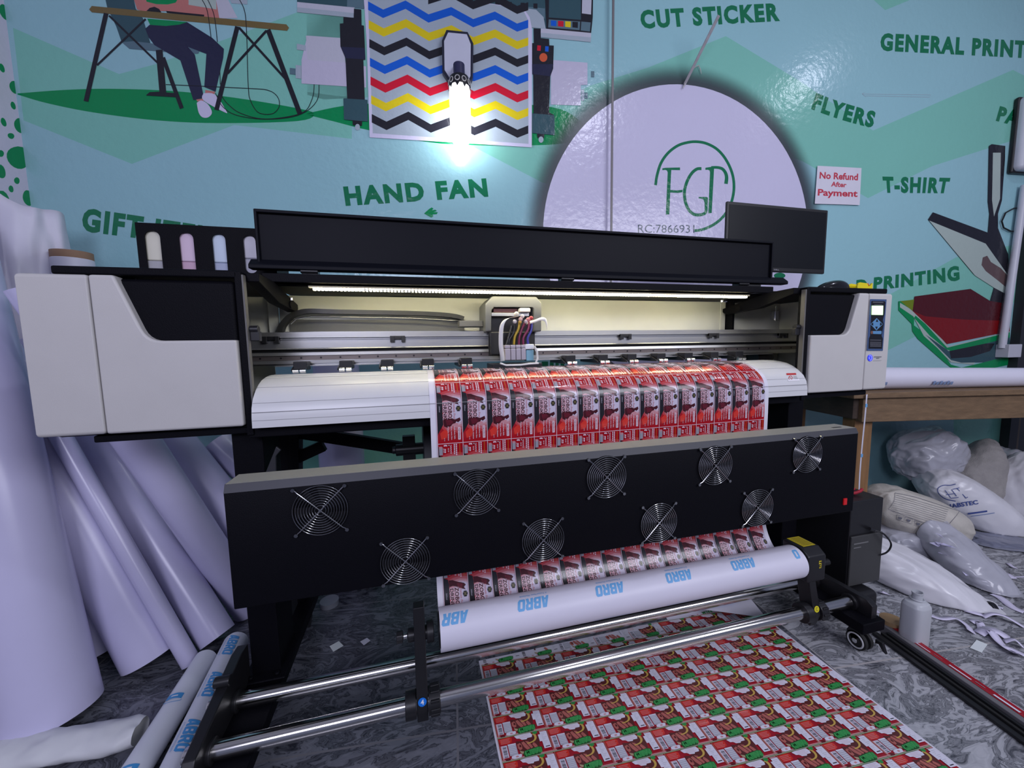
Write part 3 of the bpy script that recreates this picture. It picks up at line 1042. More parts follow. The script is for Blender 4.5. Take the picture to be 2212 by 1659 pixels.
hq.build('bay_hinge', CHROMEW, sb)
bk = MB()
bk.box(bx1 + 0.001, bx1 + 0.012, 1.46, 1.505, 0.98, 1.238)
bk.build('bay_divider', BLACK, pr)
# guide beam of profiled aluminium
bm_ = MB()
YB = 1.36
zy = lambda y: P(620, y, y=YB).z
bxa, bxb = -0.64, 1.77
prof = [(718.0, 0.0), (728.5, 0.0), (728.5, -.006), (730, -.006), (730, .004), (732, .004), (732, 0), (734, 0), (734, .005), (736, .005), (736, 0), (740, 0), (740, -.003), (752.5, -.003), (754.5, -.007), (755, -.007), (755, .012), (762, .012), (762, -.006), (768.5, -.009), (768.5, .004), (779, .004), (779, -.012), (786, -.012), (786, .0), (789.5, .0), (789.5, .05), (718, .05)]
pts = [(YB + dy, zy(y)) for y, dy in prof]
bm_.prism(pts, bxa, bxb, ax='x')
beam = bm_.build('guide_beam', ALU, pr)
gr = MB()
gr.box(bxa, bxb, YB + 0.009, YB + 0.0115, zy(761.8), zy(755.2))
gr.build('drive_belt', RUBBER, beam)
rl = MB()
rl.box(bxa, bxb, YB - 0.004, YB + 0.0035, zy(778.5), zy(769))
rail = rl.build('slide_rail', ALUD, beam)
for i in range(40):
    x = -0.58 + i * 0.058
    hh = MB()
    hh.cyl((x, YB - 0.0048, zy(773.8)), (x, YB - 0.003, zy(773.8)), 0.0032, n=8)
    hh.build('rail_screw', PLAST, rail)
for px, py in ((585, 734), (859, 732), (1351, 727), (1541, 725), (1691, 725)):
    q = P(px, py, y=YB - 0.008)
    cb = MB()
    cb.box(q.x - 0.024, q.x + 0.024, YB - 0.012, YB - 0.002, q.z - 0.001, q.z + 0.010)
    cb.box(q.x - 0.024, q.x - 0.010, YB - 0.014, YB - 0.002, q.z - 0.011, q.z + 0.010)
    cb.box(q.x + 0.012, q.x + 0.024, YB - 0.014, YB - 0.002, q.z - 0.011, q.z + 0.010)
    cb.build('cable_clip', PLAST, beam, bevel=0.001)
# tray of brackets with pinch rollers
fl_ = MB()
fl_.box(-0.42, 1.50, 1.335, 1.36, zy(791.5), zy(789.5))
fl_.build('pinch_rail', ALU, pr)
for px, py in ((655, 790), (751, 788), (838, 787), (924, 786), (1005, 784), (1225, 780), (1294, 779), (1355, 777), (1417, 776), (1475, 774), (1530, 772), (1583, 771)):
    x = P(px, py, y=1.335).x
    pb = MB()
    pb.box(x - 0.019, x + 0.019, 1.30, 1.345, 0.988, 1.0145)
    pb.prism([(1.345, 1.008), (1.45, 0.995), (1.45, 0.985), (1.30, 0.984), (1.30, 0.992)], x - 0.026, x - 0.020, ax='x')
    br_ = pb.build('pinch_bracket', PLAST, pr, bevel=0.002)
    pr_ = MB()
    for d in (-0.010, 0.010):
        pr_.cyl((x + d - 0.008, 1.292, 0.9865), (x + d + 0.008, 1.292, 0.9865), 0.0072, n=14)
    pr_.build('pinch_roller', CHROMEW, br_)

# --- platen
PROF = [(1.098, 0.853), (1.099, 0.88), (1.104, 0.905), (1.116, 0.926), (1.137, 0.945), (1.160, 0.959), (1.185, 0.969), (1.215, 0.975), (1.245, 0.978), (1.29, 0.978), (1.34, 0.974), (1.39, 0.962), (1.43, 0.94)]
PX0, PX1 = -0.406, 1.402
pl = MB()
full = PROF + [(1.43, 0.90), (1.14, 0.86), (1.13, 0.853)]
pl.prism(full, PX0, PX1, ax='x')
plat = pl.build('platen', mat('grey_white_platen', (0.60, 0.60, 0.61), 0.32, var=0.03), pr, angle=50)
gv = MB()
for i in range(1, 11):
    if i in (3, 5, 9):
        continue
    (ya, za), (yb, zb_) = PROF[i], PROF[i + 1]
    y, z = (ya + yb) / 2, (za + zb_) / 2
    d = Vector((0, zb_ - za, -(yb - ya))).normalized()
    gv.box(PX0 + 0.001, PX1 - 0.001, y - 0.0006, y + 0.0006, z - 0.0006, z + 0.0006)
for z in (0.893, 0.872):
    gv.box(PX0 + 0.001, PX1 - 0.001, 1.0982, 1.0996, z - 0.0006, z + 0.0006)
gv.build('platen_groove', mat('groove_grey', (0.32, 0.32, 0.33), 0.5), plat)
st = MB()
st.fixn = False


def platpt(px, py, k=0):
    r = ray(px, py)
    best = None
    for (ya, za), (yb, zb_) in zip(PROF, PROF[1:]):
        n = Vector((0, za - zb_, yb - ya))
        if n.y > 0 or n.z < 0:
            n = -n
        n = Vector((0, -(zb_ - za), (yb - ya))).normalized()
        t = (Vector((0, ya, za)) - CAM).dot(n) / r.dot(n)
        p = CAM + r * t
        if min(ya, yb) - 1e-3 <= p.y <= max(ya, yb) + 1e-3 and (best is None or t < best[0]):
            best = (t, p + n * (0.0004 + 0.00005 * k))
    return best[1] if best else P(px, py, y=1.15)


AS = Art(st, platpt)
zs = lambda *p: zz(1640, 520, 3.858, p)
AS.poly(zs((224, 1105), (305, 1103), (338, 1165), (240, 1170)), WHITEINK)
AS.poly(zs((224, 1105), (305, 1103), (309, 1118), (228, 1121)), mat('warning_red', (0.45, 0.02, 0.02), 0.4))
AS.line(zs(*arc_pts(260, 1144, 15, 17, 0, 360, 16)), 1.0, mat('warning_red', (0.45, 0.02, 0.02), 0.4))
AS.line(zs((250, 1132), (271, 1156)), 0.9, mat('warning_red', (0.45, 0.02, 0.02), 0.4))
for y in (1130, 1140, 1150):
    AS.line(zs((283, y), (312 + (y - 1130) * .5, y + 1)), 0.7, GRYP)
st.build('warning_sticker', parent=plat, smooth=False)
ub = MB()
ub.box(PX0 - 0.02, PX1 + 0.02, 1.13, 1.45, 0.822, 0.850)
ub.build('bed_beam', BLACK, pr, bevel=0.003)
kw = MB()
q = P(1660, 777, y=1.47)
kw.cyl((1.46, 1.40, 0.985), (1.54, 1.40, 0.985), 0.034)
kw.build('feed_wheel', PLAST, pr)

# --- hose chain behind the carriage
ch = MB()
ya, yb = 1.452, 1.486
path = [tuple(P(a, b, y=1.455)[i] for i in (0, 2)) for a, b in ((604, 722), (606, 708), (613, 696), (626, 683), (645, 675), (668, 671.5), (720, 673), (800, 674.5), (880, 676), (950, 679), (985, 683), (1002, 688))]
path = [tuple(p) for p in spline(path, 4)]
L, R = [], []
for i, p in enumerate(path):
    a, b = Vector(path[max(i - 1, 0)]), Vector(path[min(i + 1, len(path) - 1)])
    d = (b - a).normalized()
    nn = Vector((-d.y, d.x)) * 0.0075
    L.append(Vector(p) + nn)
    R.append(Vector(p) - nn)
n = len(L)
vs = [(p.x, y, p.y) for y in (ya, yb) for p in L + R]
fs = []
for i in range(n - 1):
    fs += [(i, i + 1, n + i + 1, n + i), (2 * n + i, 3 * n + i, 3 * n + i + 1, 2 * n + i + 1), (i, 2 * n + i, 2 * n + i + 1, i + 1), (n + i, n + i + 1, 3 * n + i + 1, 3 * n + i)]
ch.add(vs, fs)
ch.build('hose_chain', mat('dark_hose_chain', (0.022, 0.022, 0.022), 0.35), pr, bevel=0)
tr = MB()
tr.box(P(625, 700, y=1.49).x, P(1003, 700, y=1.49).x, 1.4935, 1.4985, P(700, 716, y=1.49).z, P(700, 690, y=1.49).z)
tr.build('chain_grey_strip', mat('strip_grey', (0.085, 0.085, 0.08), 0.5), pr)  # flat dark grey strip inside the chain loop
tr = MB()
tr.box(P(618, 714, y=1.48).x, 0.45, 1.455, 1.495, zy(720), zy(714))
tr.build('chain_tray', ALU, pr)
rd = MB()
rd.tube([P(628, 700, y=1.45), P(640, 689, y=1.45), P(672, 683.5, y=1.45), P(740, 684, y=1.45), P(900, 687, y=1.45), P(1000, 693, y=1.45)], 0.002, 8)
rd.build('chain_band', CHROMEW, pr)

# --- carriage
ca = thing('', (0.5, 1.3, 0), None, None) if False else None
yc = 1.33
cpt = lambda *p: [(lambda q: (q.x, q.z))(P(a, b, y=yc)) for a, b in zz(960, 620, 7.9, p)]
GREYC = mat('grey_carriage_plastic', (0.085, 0.087, 0.09), 0.4)
ho = MB()
outer = cpt((690, 290), (800, 165), (1560, 175), (1645, 270), (1640, 760), (1505, 760), (1510, 380), (1470, 350), (840, 350), (800, 400), (790, 760), (690, 770))
ho.prism(outer, yc - 0.01, yc + 0.12)
hood = ho.build('carriage', GREYC, pr, bevel=0.004)
bp = MB()
q0, q1 = cpt((690, 330), (1640, 1300))
bp.box(q0[0] + 0.014, q1[0] - 0.014, yc + 0.02, yc + 0.028, P(1060, 772, y=yc).z, P(1060, 664, y=yc).z, PLAST)
bq = cpt((800, 440), (1440, 500))
bp.box(bq[0][0], bq[1][0], yc - 0.004, yc + 0.02, bq[1][1], bq[0][1], ALU)
bq = cpt((840, 365), (1250, 430))
bp.box(bq[0][0], bq[1][0], yc + 0.004, yc + 0.03, bq[1][1], bq[0][1], mat('carriage_brown_board', (0.10, 0.03, 0.03), 0.5))
bp.build('carriage_plate', parent=hood, bevel=0.001)
side = MB()
bq = cpt((270, 560), (690, 670))
side.box(bq[0][0], bq[1][0], yc + 0.03, yc + 0.09, bq[1][1], bq[0][1])
side.build('hose_bracket', mat('grey_bracket', (0.09, 0.09, 0.09), 0.45), hood, bevel=0.003)
capc = MB()
bq = cpt((1260, 365), (1445, 440))
capc.box(bq[0][0], bq[1][0], yc - 0.02, yc + 0.01, bq[1][1], bq[0][1])
capc.build('white_cap', WHITE, hood, bevel=0.004)
hd = MB()
y2 = 1.275
cp2 = lambda *p: [(lambda q: (q.x, q.z))(P(a, b, y=y2)) for a, b in zz(960, 620, 7.9, p)]
b0, b1 = cp2((820, 760), (1510, 1000))
hd.box(b0[0], b1[0], y2 + 0.03, yc - 0.01, b1[1] - 0.03, b0[1])
hd.build('head_body', PLAST, hood, bevel=0.004)
dm = MB()
xs = cp2((1030, 990), (1130, 990), (1220, 990), (1310, 990), (1395, 990))
z0, z1_ = cp2((1030, 1250))[0][1], cp2((1030, 990))[0][1]
dm = []
for i in range(4):
    dd = MB()
    dd.box(xs[i][0] + 0.0008, xs[i + 1][0] - 0.0008, y2, y2 + 0.03, z0, z1_ - 0.012)
    dd.box(xs[i][0] + 0.0008, xs[i + 1][0] - 0.0008, y2 + 0.002, y2 + 0.03, z1_ - 0.011, z1_)
    dd.build('ink_damper', mat('clear_grey_plastic', (0.42, 0.38, 0.42) if i < 2 else (0.50, 0.40, 0.52), 0.2), hood, bevel=0.002)
lb = MB()
b0, b1 = cp2((1400, 975), (1535, 1260))
lb.box(b0[0], b1[0], y2 + 0.004, y2 + 0.035, b1[1], b0[1] - 0.02, mat('clear_blue_plastic', (0.22, 0.42, 0.52), 0.2))
lb.box(b0[0] - 0.004, b1[0], y2, y2 + 0.03, b0[1] - 0.018, b0[1], mat('white_clip', (0.72, 0.74, 0.76), 0.3))
lb.build('damper_lever', parent=hood, bevel=0.003)
for pts, c in ((((1190, 650), (1180, 780), (1110, 900), (1100, 985)), (0.015, 0.015, 0.015)), (((1290, 590), (1260, 720), (1200, 850), (1185, 980)), (0.42, 0.28, 0.02)), (((1380, 610), (1330, 700), (1280, 850), (1270, 980)), (0.18, 0.02, 0.06)), (((1450, 600), (1430, 720), (1350, 860), (1345, 980)), (0.22, 0.03, 0.08)), (((1490, 610), (1480, 740), (1420, 870), (1430, 980)), (0.05, 0.05, 0.28)), (((1150, 660), (1120, 780), (1090, 880), (1060, 985)), (0.012, 0.012, 0.012))):
    hs = MB()
    hs.tube([P(a, b, y=y2 + 0.012) for a, b in zz(960, 620, 7.9, [tuple(p) for p in spline(pts, 5)])], 0.0042, 10)
    hs.build('ink_hose', mat('hose_%.2f_%.2f' % c[:2], c, 0.3), hood)


def ribbon(path, wdir, w, name, m, parent, th=0.0006):
    rb = MB()
    wd = Vector(wdir)
    pp = spline(path, 6)
    vs = []
    for p in pp:
        vs += [p - wd * w / 2, p + wd * w / 2]
    rb.add(vs, [(2 * i, 2 * i + 1, 2 * i + 3, 2 * i + 2) for i in range(len(pp) - 1)])
    return rb.build(name, m, parent, solid=th)


FLEX = mat('white_flat_cable', (0.66, 0.65, 0.64), 0.35)
pz = lambda a, b, dy=0.0: P(*zz(960, 620, 7.9, [(a, b)])[0], y=y2 + dy)
ribbon([pz(1230, 510, .02), pz(1130, 520, 0), pz(1040, 560, -.018), pz(985, 650, -.026), pz(965, 800, -.026), pz(965, 1000, -.022), pz(985, 1150, -.014), pz(995, 1270, -.004)], (0.9, 0.0, 0.25), 0.0165, 'flat_cable', FLEX, hood)
ribbon([pz(1400, 610, .02), pz(1520, 590, .0), pz(1640, 545, -.012), pz(1720, 560, -.018), pz(1750, 640, -.018), pz(1755, 700, -.012)], (0.35, 0.25, 0.85), 0.013, 'flat_cable', FLEX, hood)
kn = MB()
random.seed(7)
for a, b, r_, c in ((1230, 460, 7, (.75, .72, .58)), (1330, 500, 6, (.7, .6, .55)), (1300, 550, 6, (.7, .45, .4)), (1430, 560, 7, (.6, .2, .2)), (1480, 530, 6, (.5, .05, .06)), (1200, 590, 6, (.6, .55, .55)), (1290, 600, 5, (.55, .33, .06)), (1390, 590, 6, (.62, .5, .5))):
    kn.ball(pz(a, b, -.004), r_ * 0.0012, 10, 7, mat('connector_%.2f_%.2f' % c[:2], c, 0.45))
kn.build('hose_connector', parent=hood)
bs = MB()
b0, b1 = cp2((850, 1290), (1600, 1390))
bs.box(b0[0] - 0.012, b1[0] + 0.005, y2 - 0.03, y2 + 0.07, b1[1] + 0.003, b0[1] - 0.004, PLAST)
bs.tube([P(*q, y=y2 - 0.03) for q in zz(960, 620, 7.9, [(950, 1300), (1050, 1335), (1300, 1330), (1450, 1310), (1610, 1300)])], 0.0035, 8, FLEX)
bs.tube([P(*q, y=y2 - 0.012) for q in zz(960, 620, 7.9, [(1535, 1010), (1580, 1100), (1590, 1220), (1560, 1290)])], 0.004, 8, FLEX)
bs.build('head_base_plate', parent=hood, bevel=0.002)

# --- dryer bar with guarded fans
YH = 0.92
HX0, HX1 = -0.405, 1.400
ht = MB()
xzh = [(YH, 0.4845), (YH, 0.7485), (YH + 0.008, 0.765), (0.996, 0.765), (0.996, 0.4845)]
ht.prism(xzh, HX0, HX1, ax='x')
dry = ht.build('dryer_bar', BLACK, pr, bevel=0.003)
tl = MB()
tl.box(HX0 + 0.002, HX1 - 0.002, YH + 0.0095, 0.995, 0.7651, 0.7662)
tl.build('dryer_top_plate', mat('lit_grey_top', (0.24, 0.24, 0.215), 0.45), dry)  # lamp-strip light on the top is put into its pale colour
tl = MB()
tl.add([(HX0 + .001, YH - .0006, 0.7486), (HX1 - .001, YH - .0006, 0.7486), (HX1 - .001, YH + .0076, 0.7654), (HX0 + .001, YH + .0076, 0.7654)], [(0, 1, 2, 3)])
tl.build('dryer_front_edge', mat('lit_black_edge', (0.035, 0.036, 0.045), 0.5), dry)  # chamfer strip coloured lighter, as if catching the lamps
vn = MB()
q = P(1807, 923, z=0.7665)
vn.box(q.x - 0.018, q.x + 0.018, q.y - 0.004, q.y + 0.004, 0.766, 0.7668)
vn.build('dryer_vent', RUBBER, dry)
fans = [(692, 1103), (876, 1213), (1031, 1064), (1174, 1167), (1311, 1031), (1424, 1130), (1546, 1006), (1637, 1097), (1745, 982)]
proto = None
for px, py in fans:
    c = P(px, py, y=YH - 0.006)
    if proto is None:
        c0 = c
        g = MB()
        for i in range(1, 10):
            r_ = 0.0058 + i * 0.0057
            g.tube([(c.x + r_ * cos(2 * pi * k / 40), c.y, c.z + r_ * sin(2 * pi * k / 40)) for k in range(40)], 0.0009, 7, closed=True)
        for sx_, sz_ in ((1, 1), (1, -1)):
            d = 0.0515
            g.tube([(c.x - sx_ * d * 1.02, c.y + 0.0035, c.z - sz_ * d), (c.x - sx_ * d * 0.86, c.y - 0.0012, c.z - sz_ * d * .86), (c.x + sx_ * d * 0.86, c.y - 0.0012, c.z + sz_ * d * .86), (c.x + sx_ * d * 1.02, c.y + 0.0035, c.z + sz_ * d)], 0.0014, 8)
            for t in (-1, 1):
                g.cyl((c.x + t * sx_ * d * 1.03, c.y - 0.001, c.z + t * sz_ * d * 1.01), (c.x + t * sx_ * d * 1.03, YH, c.z + t * sz_ * d * 1.01), 0.0042, n=12)
        g.cyl((c.x, c.y, c.z), (c.x, c.y - 0.002, c.z), 0.004, n=12)
        proto = g.build('fan_guard', mat('guard_wire', (0.42, 0.42, 0.43), 0.2, metal=1.0), dry)
        # shallow dark well with fan blades behind the guard
        h = MB()
        h.cyl((c.x, YH - 0.0012, c.z), (c.x, YH + 0.0, c.z), 0.058, n=40, m=mat('fan_well_black', (0.002, 0.002, 0.003), 0.6, spec=0.15))
        h.cyl((c.x, YH - 0.0035, c.z), (c.x, YH - 0.001, c.z), 0.019, n=24, m=mat('fan_hub', (0.004, 0.004, 0.005), 0.4, spec=0.2))
        for k in range(7):
            t0 = 2 * pi * k / 7
            vs = []
            for rr, dt in ((0.019, 0.0), (0.055, 0.25), (0.055, 0.75), (0.019, 0.55)):
                vs.append((c.x + rr * cos(t0 + dt), YH - 0.0018 - (0.0022 if dt > .4 else 0), c.z + rr * sin(t0 + dt)))
            h.add(vs, [(0, 1, 2, 3)], mat('fan_blade', (0.006, 0.006, 0.007), 0.4, spec=0.3))
        fp = h.build('fan', parent=dry)
    else:
        for src in (proto, fp):
            o = src.copy()
            C.objects.link(o)
            o.parent = dry
            o.location = src.location + (c - c0)
sw = MB()
q = P(1824, 1083, y=YH)
sw.box(q.x - 0.007, q.x + 0.007, YH - 0.004, YH, q.z - 0.011, q.z + 0.011)
sw.build('rocker_switch', mat('red_switch', (0.45, 0.01, 0.015), 0.3, emit=(0.6, 0.01, 0.01), estr=0.15), dry, bevel=0.001)

# --- stand: legs, feet, braces
for x0, x1 in ((-0.484, -0.410), (1.405, 1.479)):
    lg_ = MB()
    lg_.box(x0, x1, 1.17, 1.30, 0.125, 0.84)
    leg = lg_.build('leg', BLACK, pr, bevel=0.003)
    ft = MB()
    ft.box(x0 - 0.012, x1 + 0.012, 0.86, 1.60, 0.085, 0.122)
    ft.box(x0 - 0.02, x1 + 0.02, 1.135, 1.32, 0.1222, 0.13)
    for dx in (0.004, x1 - x0 - 0.004):
        for yy in (1.15,):
            ft.cyl((x0 + dx, yy, 0.13), (x0 + dx, yy, 0.139), 0.008, n=6)
    foot = ft.build('foot', BLACK, pr, bevel=0.004)
    for yy in (0.90, 1.55):
        cs = MB()
        xc = (x0 + x1) / 2
        cs.cyl((xc, yy, 0.085), (xc, yy, 0.066), 0.018, n=16, m=PLAST)
        for s in (-1, 1):
            cs.prism([(yy - 0.012, 0.072), (yy + 0.02, 0.075), (yy + 0.03, 0.05), (yy + 0.01, 0.028), (yy - 0.014, 0.05)], xc + s * 0.016 - 0.002, xc + s * 0.016 + 0.002, PLAST, 'x')
        cs.cyl((xc - 0.018, yy, 0.032), (xc - 0.006, yy, 0.032), 0.0315, n=28, m=RUBBER)
        cs.cyl((xc + 0.006, yy, 0.032), (xc + 0.018, yy, 0.032), 0.0315, n=28, m=RUBBER)
        cs.tube([(xc - 0.019, yy + 0.0235 * cos(2 * pi * k / 28), 0.032 + 0.0235 * sin(2 * pi * k / 28)) for k in range(28)], 0.0028, 8, mat('wheel_rim_grey', (0.55, 0.55, 0.55), 0.4), closed=True)
        cs.cyl((xc - 0.024, yy, 0.032), (xc + 0.024, yy, 0.032), 0.008, n=14, m=CHROMEW)
        cs.prism([(yy - 0.03, 0.05), (yy - 0.05, 0.05), (yy - 0.062, 0.02), (yy - 0.052, 0.024), (yy - 0.04, 0.04), (yy - 0.03, 0.035)], xc + 0.024, xc + 0.034, PLAST, 'x')
        cs.build('caster_wheel', parent=foot, bevel=0.0008)
lk = MB()
lk.prism([(1.0, 0.82), (1.17, 0.82), (1.17, 0.62), (1.155, 0.61), (1.06, 0.735), (1.05, 0.755), (1.0, 0.765)], -0.408, -0.400, ax='x') if False else None
lk.prism([(P(606, 958, y=1.16).x, P(606, 972, y=1.16).z), (P(597, 966, y=1.16).x, P(597, 964, y=1.16).z), (P(552, 1022, y=1.16).x, P(552, 1020, y=1.16).z - .06), (P(594, 1022, y=1.16).x, P(594, 1022, y=1.16).z - .06), (P(596, 985, y=1.16).x, P(596, 985, y=1.16).z)], 1.158, 1.166)
lk.build('dryer_bracket', DARK, pr, bevel=0.002)
sb = MB()
rp = lambda a, b, y=1.52: P(a, b, y=y)
sb.bar(rp(540, 1035), rp(700, 962), 0.03, 0.04)
sb.bar(rp(600, 925), rp(880, 970), 0.03, 0.045)
sb.bar(rp(640, 930), rp(640, 1020), 0.06, 0.03)
sb.bar((-0.45, 1.52, 0.835), (1.45, 1.52, 0.835), 0.04, 0.06)
sb.bar((-0.45, 1.52, 0.30), (1.45, 1.52, 0.30), 0.04, 0.06)
sb.bar((1.44, 1.52, 0.12), (1.44, 1.52, 0.84), 0.05, 0.05)
sb.bar((-0.45, 1.52, 0.12), (-0.45, 1.52, 0.84), 0.05, 0.05)
sb.build('rear_brace', BLACK, pr, bevel=0.002)
gs = MB()
gs.prism([(1.30, 0.60), (1.30, 0.14), (1.46, 0.14)], -0.452, -0.440, ax='x')
gs.build('leg_gusset', DARK, pr, bevel=0.002)

# --- take-up unit: two chrome bars between end plates, with two arms
ZR, Y1, Y2 = 0.142, 0.94, 1.07
for y, xa, xb in ((Y1, -0.535, 1.437), (Y2, -0.545, 1.45)):
    r_ = MB()
    r_.cyl((xa, y, ZR), (xb, y, ZR), 0.0195, n=36)
    r_.build('chrome_bar', CHROME, pr, bevel=0.002)
for xc in (-0.498, 1.462):
    ep = MB()
    if xc < 0:
        ep.prism([(0.865, 0.10), (0.865, 0.16), (0.885, 0.185), (1.12, 0.232), (1.165, 0.228), (1.165, 0.124)], xc - 0.013, xc + 0.013, ax='x')
    else:
        ep.prism([(0.875, 0.10), (0.875, 0.165), (0.895, 0.178), (1.08, 0.178), (1.168, 0.17), (1.168, 0.124), (0.90, 0.10)], xc - 0.012, xc + 0.012, ax='x')
    for yy in (Y1, Y2):
        ep.cyl((xc - 0.022, yy, ZR), (xc + 0.022, yy, ZR), 0.027, n=24)
    ep.cyl((xc - 0.018, 1.045, 0.224), (xc + 0.018, 1.045, 0.224), 0.013, n=16)
    e_ = ep.build('end_plate', PLAST, pr, bevel=0.003)

# --- take-up arms
YR, ZRO, RR = 0.97, 0.309, 0.052
def arm(xa, motor):
    a = MB()
    zt_ = 0.345 if motor else 0.39
    a.prism([(0.928, 0.098), (0.958, 0.100), (0.985, 0.26), (0.990, zt_ - .005), (0.955, zt_), (0.945, 0.28), (0.915, 0.14)], xa - 0.014, xa + 0.014, ax='x')
    a.cyl((xa - 0.042, Y1, ZR), (xa - 0.015, Y1, ZR), 0.032, n=28)
    a.cyl((xa + 0.015, Y1, ZR), (xa + 0.045, Y1, ZR), 0.032, n=28)
    for k in range(10):
        t = 2 * pi * k / 10
        a.box(xa + 0.02, xa + 0.043, Y1 + 0.031 * cos(t) - 0.004, Y1 + 0.031 * cos(t) + 0.004, ZR + 0.031 * sin(t) - 0.004, ZR + 0.031 * sin(t) + 0.004)
    o = a.build('take_up_arm', PLAST, pr, bevel=0.002)
    h = MB()
    if not motor:
        h.cyl((xa - 0.030, YR, ZRO), (xa + 0.02, YR, ZRO), 0.017, n=24, m=PLAST)
        h.cyl((xa - 0.042, YR, ZRO), (xa - 0.03, YR, ZRO), 0.007, n=14, m=CHROMEW)
        h.cyl((xa - 0.058, YR, ZRO), (xa - 0.042, YR, ZRO), 0.015, n=8, m=PLAST)
        h.cyl((xa + 0.018, YR, ZRO), (xa + 0.036, YR, ZRO), 0.026, n=24, m=PLAST)
        h.build('roll_spindle', parent=o, bevel=0.002)
    else:
        h.prism([(YR - 0.045, ZRO - 0.055), (YR + 0.05, ZRO - 0.055), (YR + 0.05, ZRO + 0.055), (YR - 0.02, ZRO + 0.055), (YR - 0.045, ZRO + 0.035)], xa - 0.040, xa + 0.036, ax='x')
        mo = h.build('take_up_motor', PLAST, o, bevel=0.006)
        s = MB()
        s.fixn = False
        YELS = mat('yellow_sticker', (0.55, 0.44, 0.02), 0.45)
        s.box(xa - 0.026, xa + 0.026, YR - 0.014, YR + 0.045, ZRO + 0.0552, ZRO + 0.0560, YELS)
        for i in range(7):
            s.box(xa - 0.018, xa + 0.020, YR - 0.008 + i * 0.0072, YR - 0.0055 + i * 0.0072, ZRO + 0.0561, ZRO + 0.0563, mat('sticker_ink', (0.2, 0.15, 0.02), 0.5))
        s.build('warning_sticker', parent=o, smooth=False)
        s = MB()
        s.fixn = False
        AA = Art(s, lambda a, b, k: Vector((a, YR - 0.0455 - 0.00005 * k, b)))
        for u in ((0, 0, .020, .004), (0, .0045, .004, .012), (0.004, .008, .020, .012), (0.016, .012, .020, .026), (.006, .016, .014, .019), (.004, .022, .014, .026)):
            pts = [(xa + 0.004 + u[0] * .55, ZRO + 0.018 - u[1]), (xa + 0.004 + u[2] * .55, ZRO + 0.018 - u[1]), (xa + 0.004 + u[2] * .55, ZRO + 0.018 - u[3]), (xa + 0.004 + u[0] * .55, ZRO + 0.018 - u[3])]
            AA.poly(pts, YELS)
        s.build('motor_mark', parent=o, smooth=False)
    d = MB()
    d.fixn = False
    colr = mat('yellow_dot', (0.62, 0.55, 0.02), 0.4) if motor else mat('blue_dot', (0.01, 0.16, 0.62), 0.4)
    ed = Vector((0, 0.03, 0.14)).normalized()
    en = Vector((0, -ed.z, ed.y))
    cc = Vector((xa, 0.915, 0.14)) + ed * 0.022 + en * 0.0008
    AA = Art(d, lambda a, b, k: cc + Vector((a, 0, 0)) + ed * b + en * 0.00008 * k)
    AA.poly(arc_pts(0, 0, 0.0105, 0.0105, 0, 345, 20), colr)
    AA.text('4' if not motor else 'C', (-.004, .006), (.004, .006), (-.004, -.006), (.004, -.006), WHITEINK if not motor else mat('sticker_ink', (0.2, 0.15, 0.02), 0.5))
    d.build('round_sticker', parent=o, smooth=False)
    return o


arm(-0.014, False)
arm(1.268, True)

# feed holder for the media behind
fh = MB()
fx = P(914, 955, y=1.46).x
fh.cyl((fx, 1.50, 0.60), (fx + 0.05, 1.50, 0.60), 0.21, n=48, m=DARK)
hq_ = P(885, 958, y=1.46)
fh.box(hq_.x - 0.025, hq_.x + 0.02, 1.44, 1.47, 0.50, P(885, 940, y=1.46).z, PLAST)
fh.cyl((hq_.x - 0.05, 1.455, hq_.z - 0.02), (hq_.x + 0.06, 1.455, hq_.z - 0.02), 0.022, n=20, m=PLAST)
fh.cyl((hq_.x - 0.062, 1.455, hq_.z - 0.02), (hq_.x - 0.05, 1.455, hq_.z - 0.02), 0.014, n=8, m=PLAST)
fh.cyl((fx + 0.05, 1.50, 0.60), (1.25, 1.50, 0.60), 0.09, n=40, m=PAPER)
fh.build('media_feed_roll_holder', parent=pr, bevel=0.002)


# ================================================================== PRINTED WEB, ROLLS AND SHEETS
ZRD = mat('label_red', (0.36, 0.006, 0.014), 0.24, var=0.25, vscale=40, spec=0.5, coat=0.3)
ZRB = mat('label_bright_red', (0.60, 0.03, 0.02), 0.24, var=0.2, vscale=40, coat=0.3)
ZBK = mat('label_black', (0.014, 0.013, 0.017), 0.24, coat=0.3)
ZMA = mat('label_maroon', (0.055, 0.005, 0.010), 0.24, var=0.3, vscale=120, coat=0.3)
ZMD = mat('label_hibiscus', (0.11, 0.008, 0.018), 0.24, var=0.5, vscale=160, coat=0.3)
ZLV = mat('label_lavender', (0.55, 0.50, 0.62), 0.24, coat=0.3)
ZPK = mat('label_pink', (0.52, 0.24, 0.27), 0.24, coat=0.3)
ZLP = mat('label_pale_pink', (0.72, 0.52, 0.60), 0.24, coat=0.3)
ZOR = mat('label_orange', (0.55, 0.12, 0.02), 0.24, coat=0.3)
ZWH = mat('label_white', (0.72, 0.66, 0.70), 0.24, coat=0.3)
ZGY = mat('label_grey', (0.30, 0.29, 0.34), 0.24, coat=0.3)
ZGOLD = mat('label_dull_gold', (0.12, 0.10, 0.03), 0.3)
WEBP = mat('glossy_print_paper', (0.70, 0.68, 0.76), 0.22, var=0.02, coat=0.3)


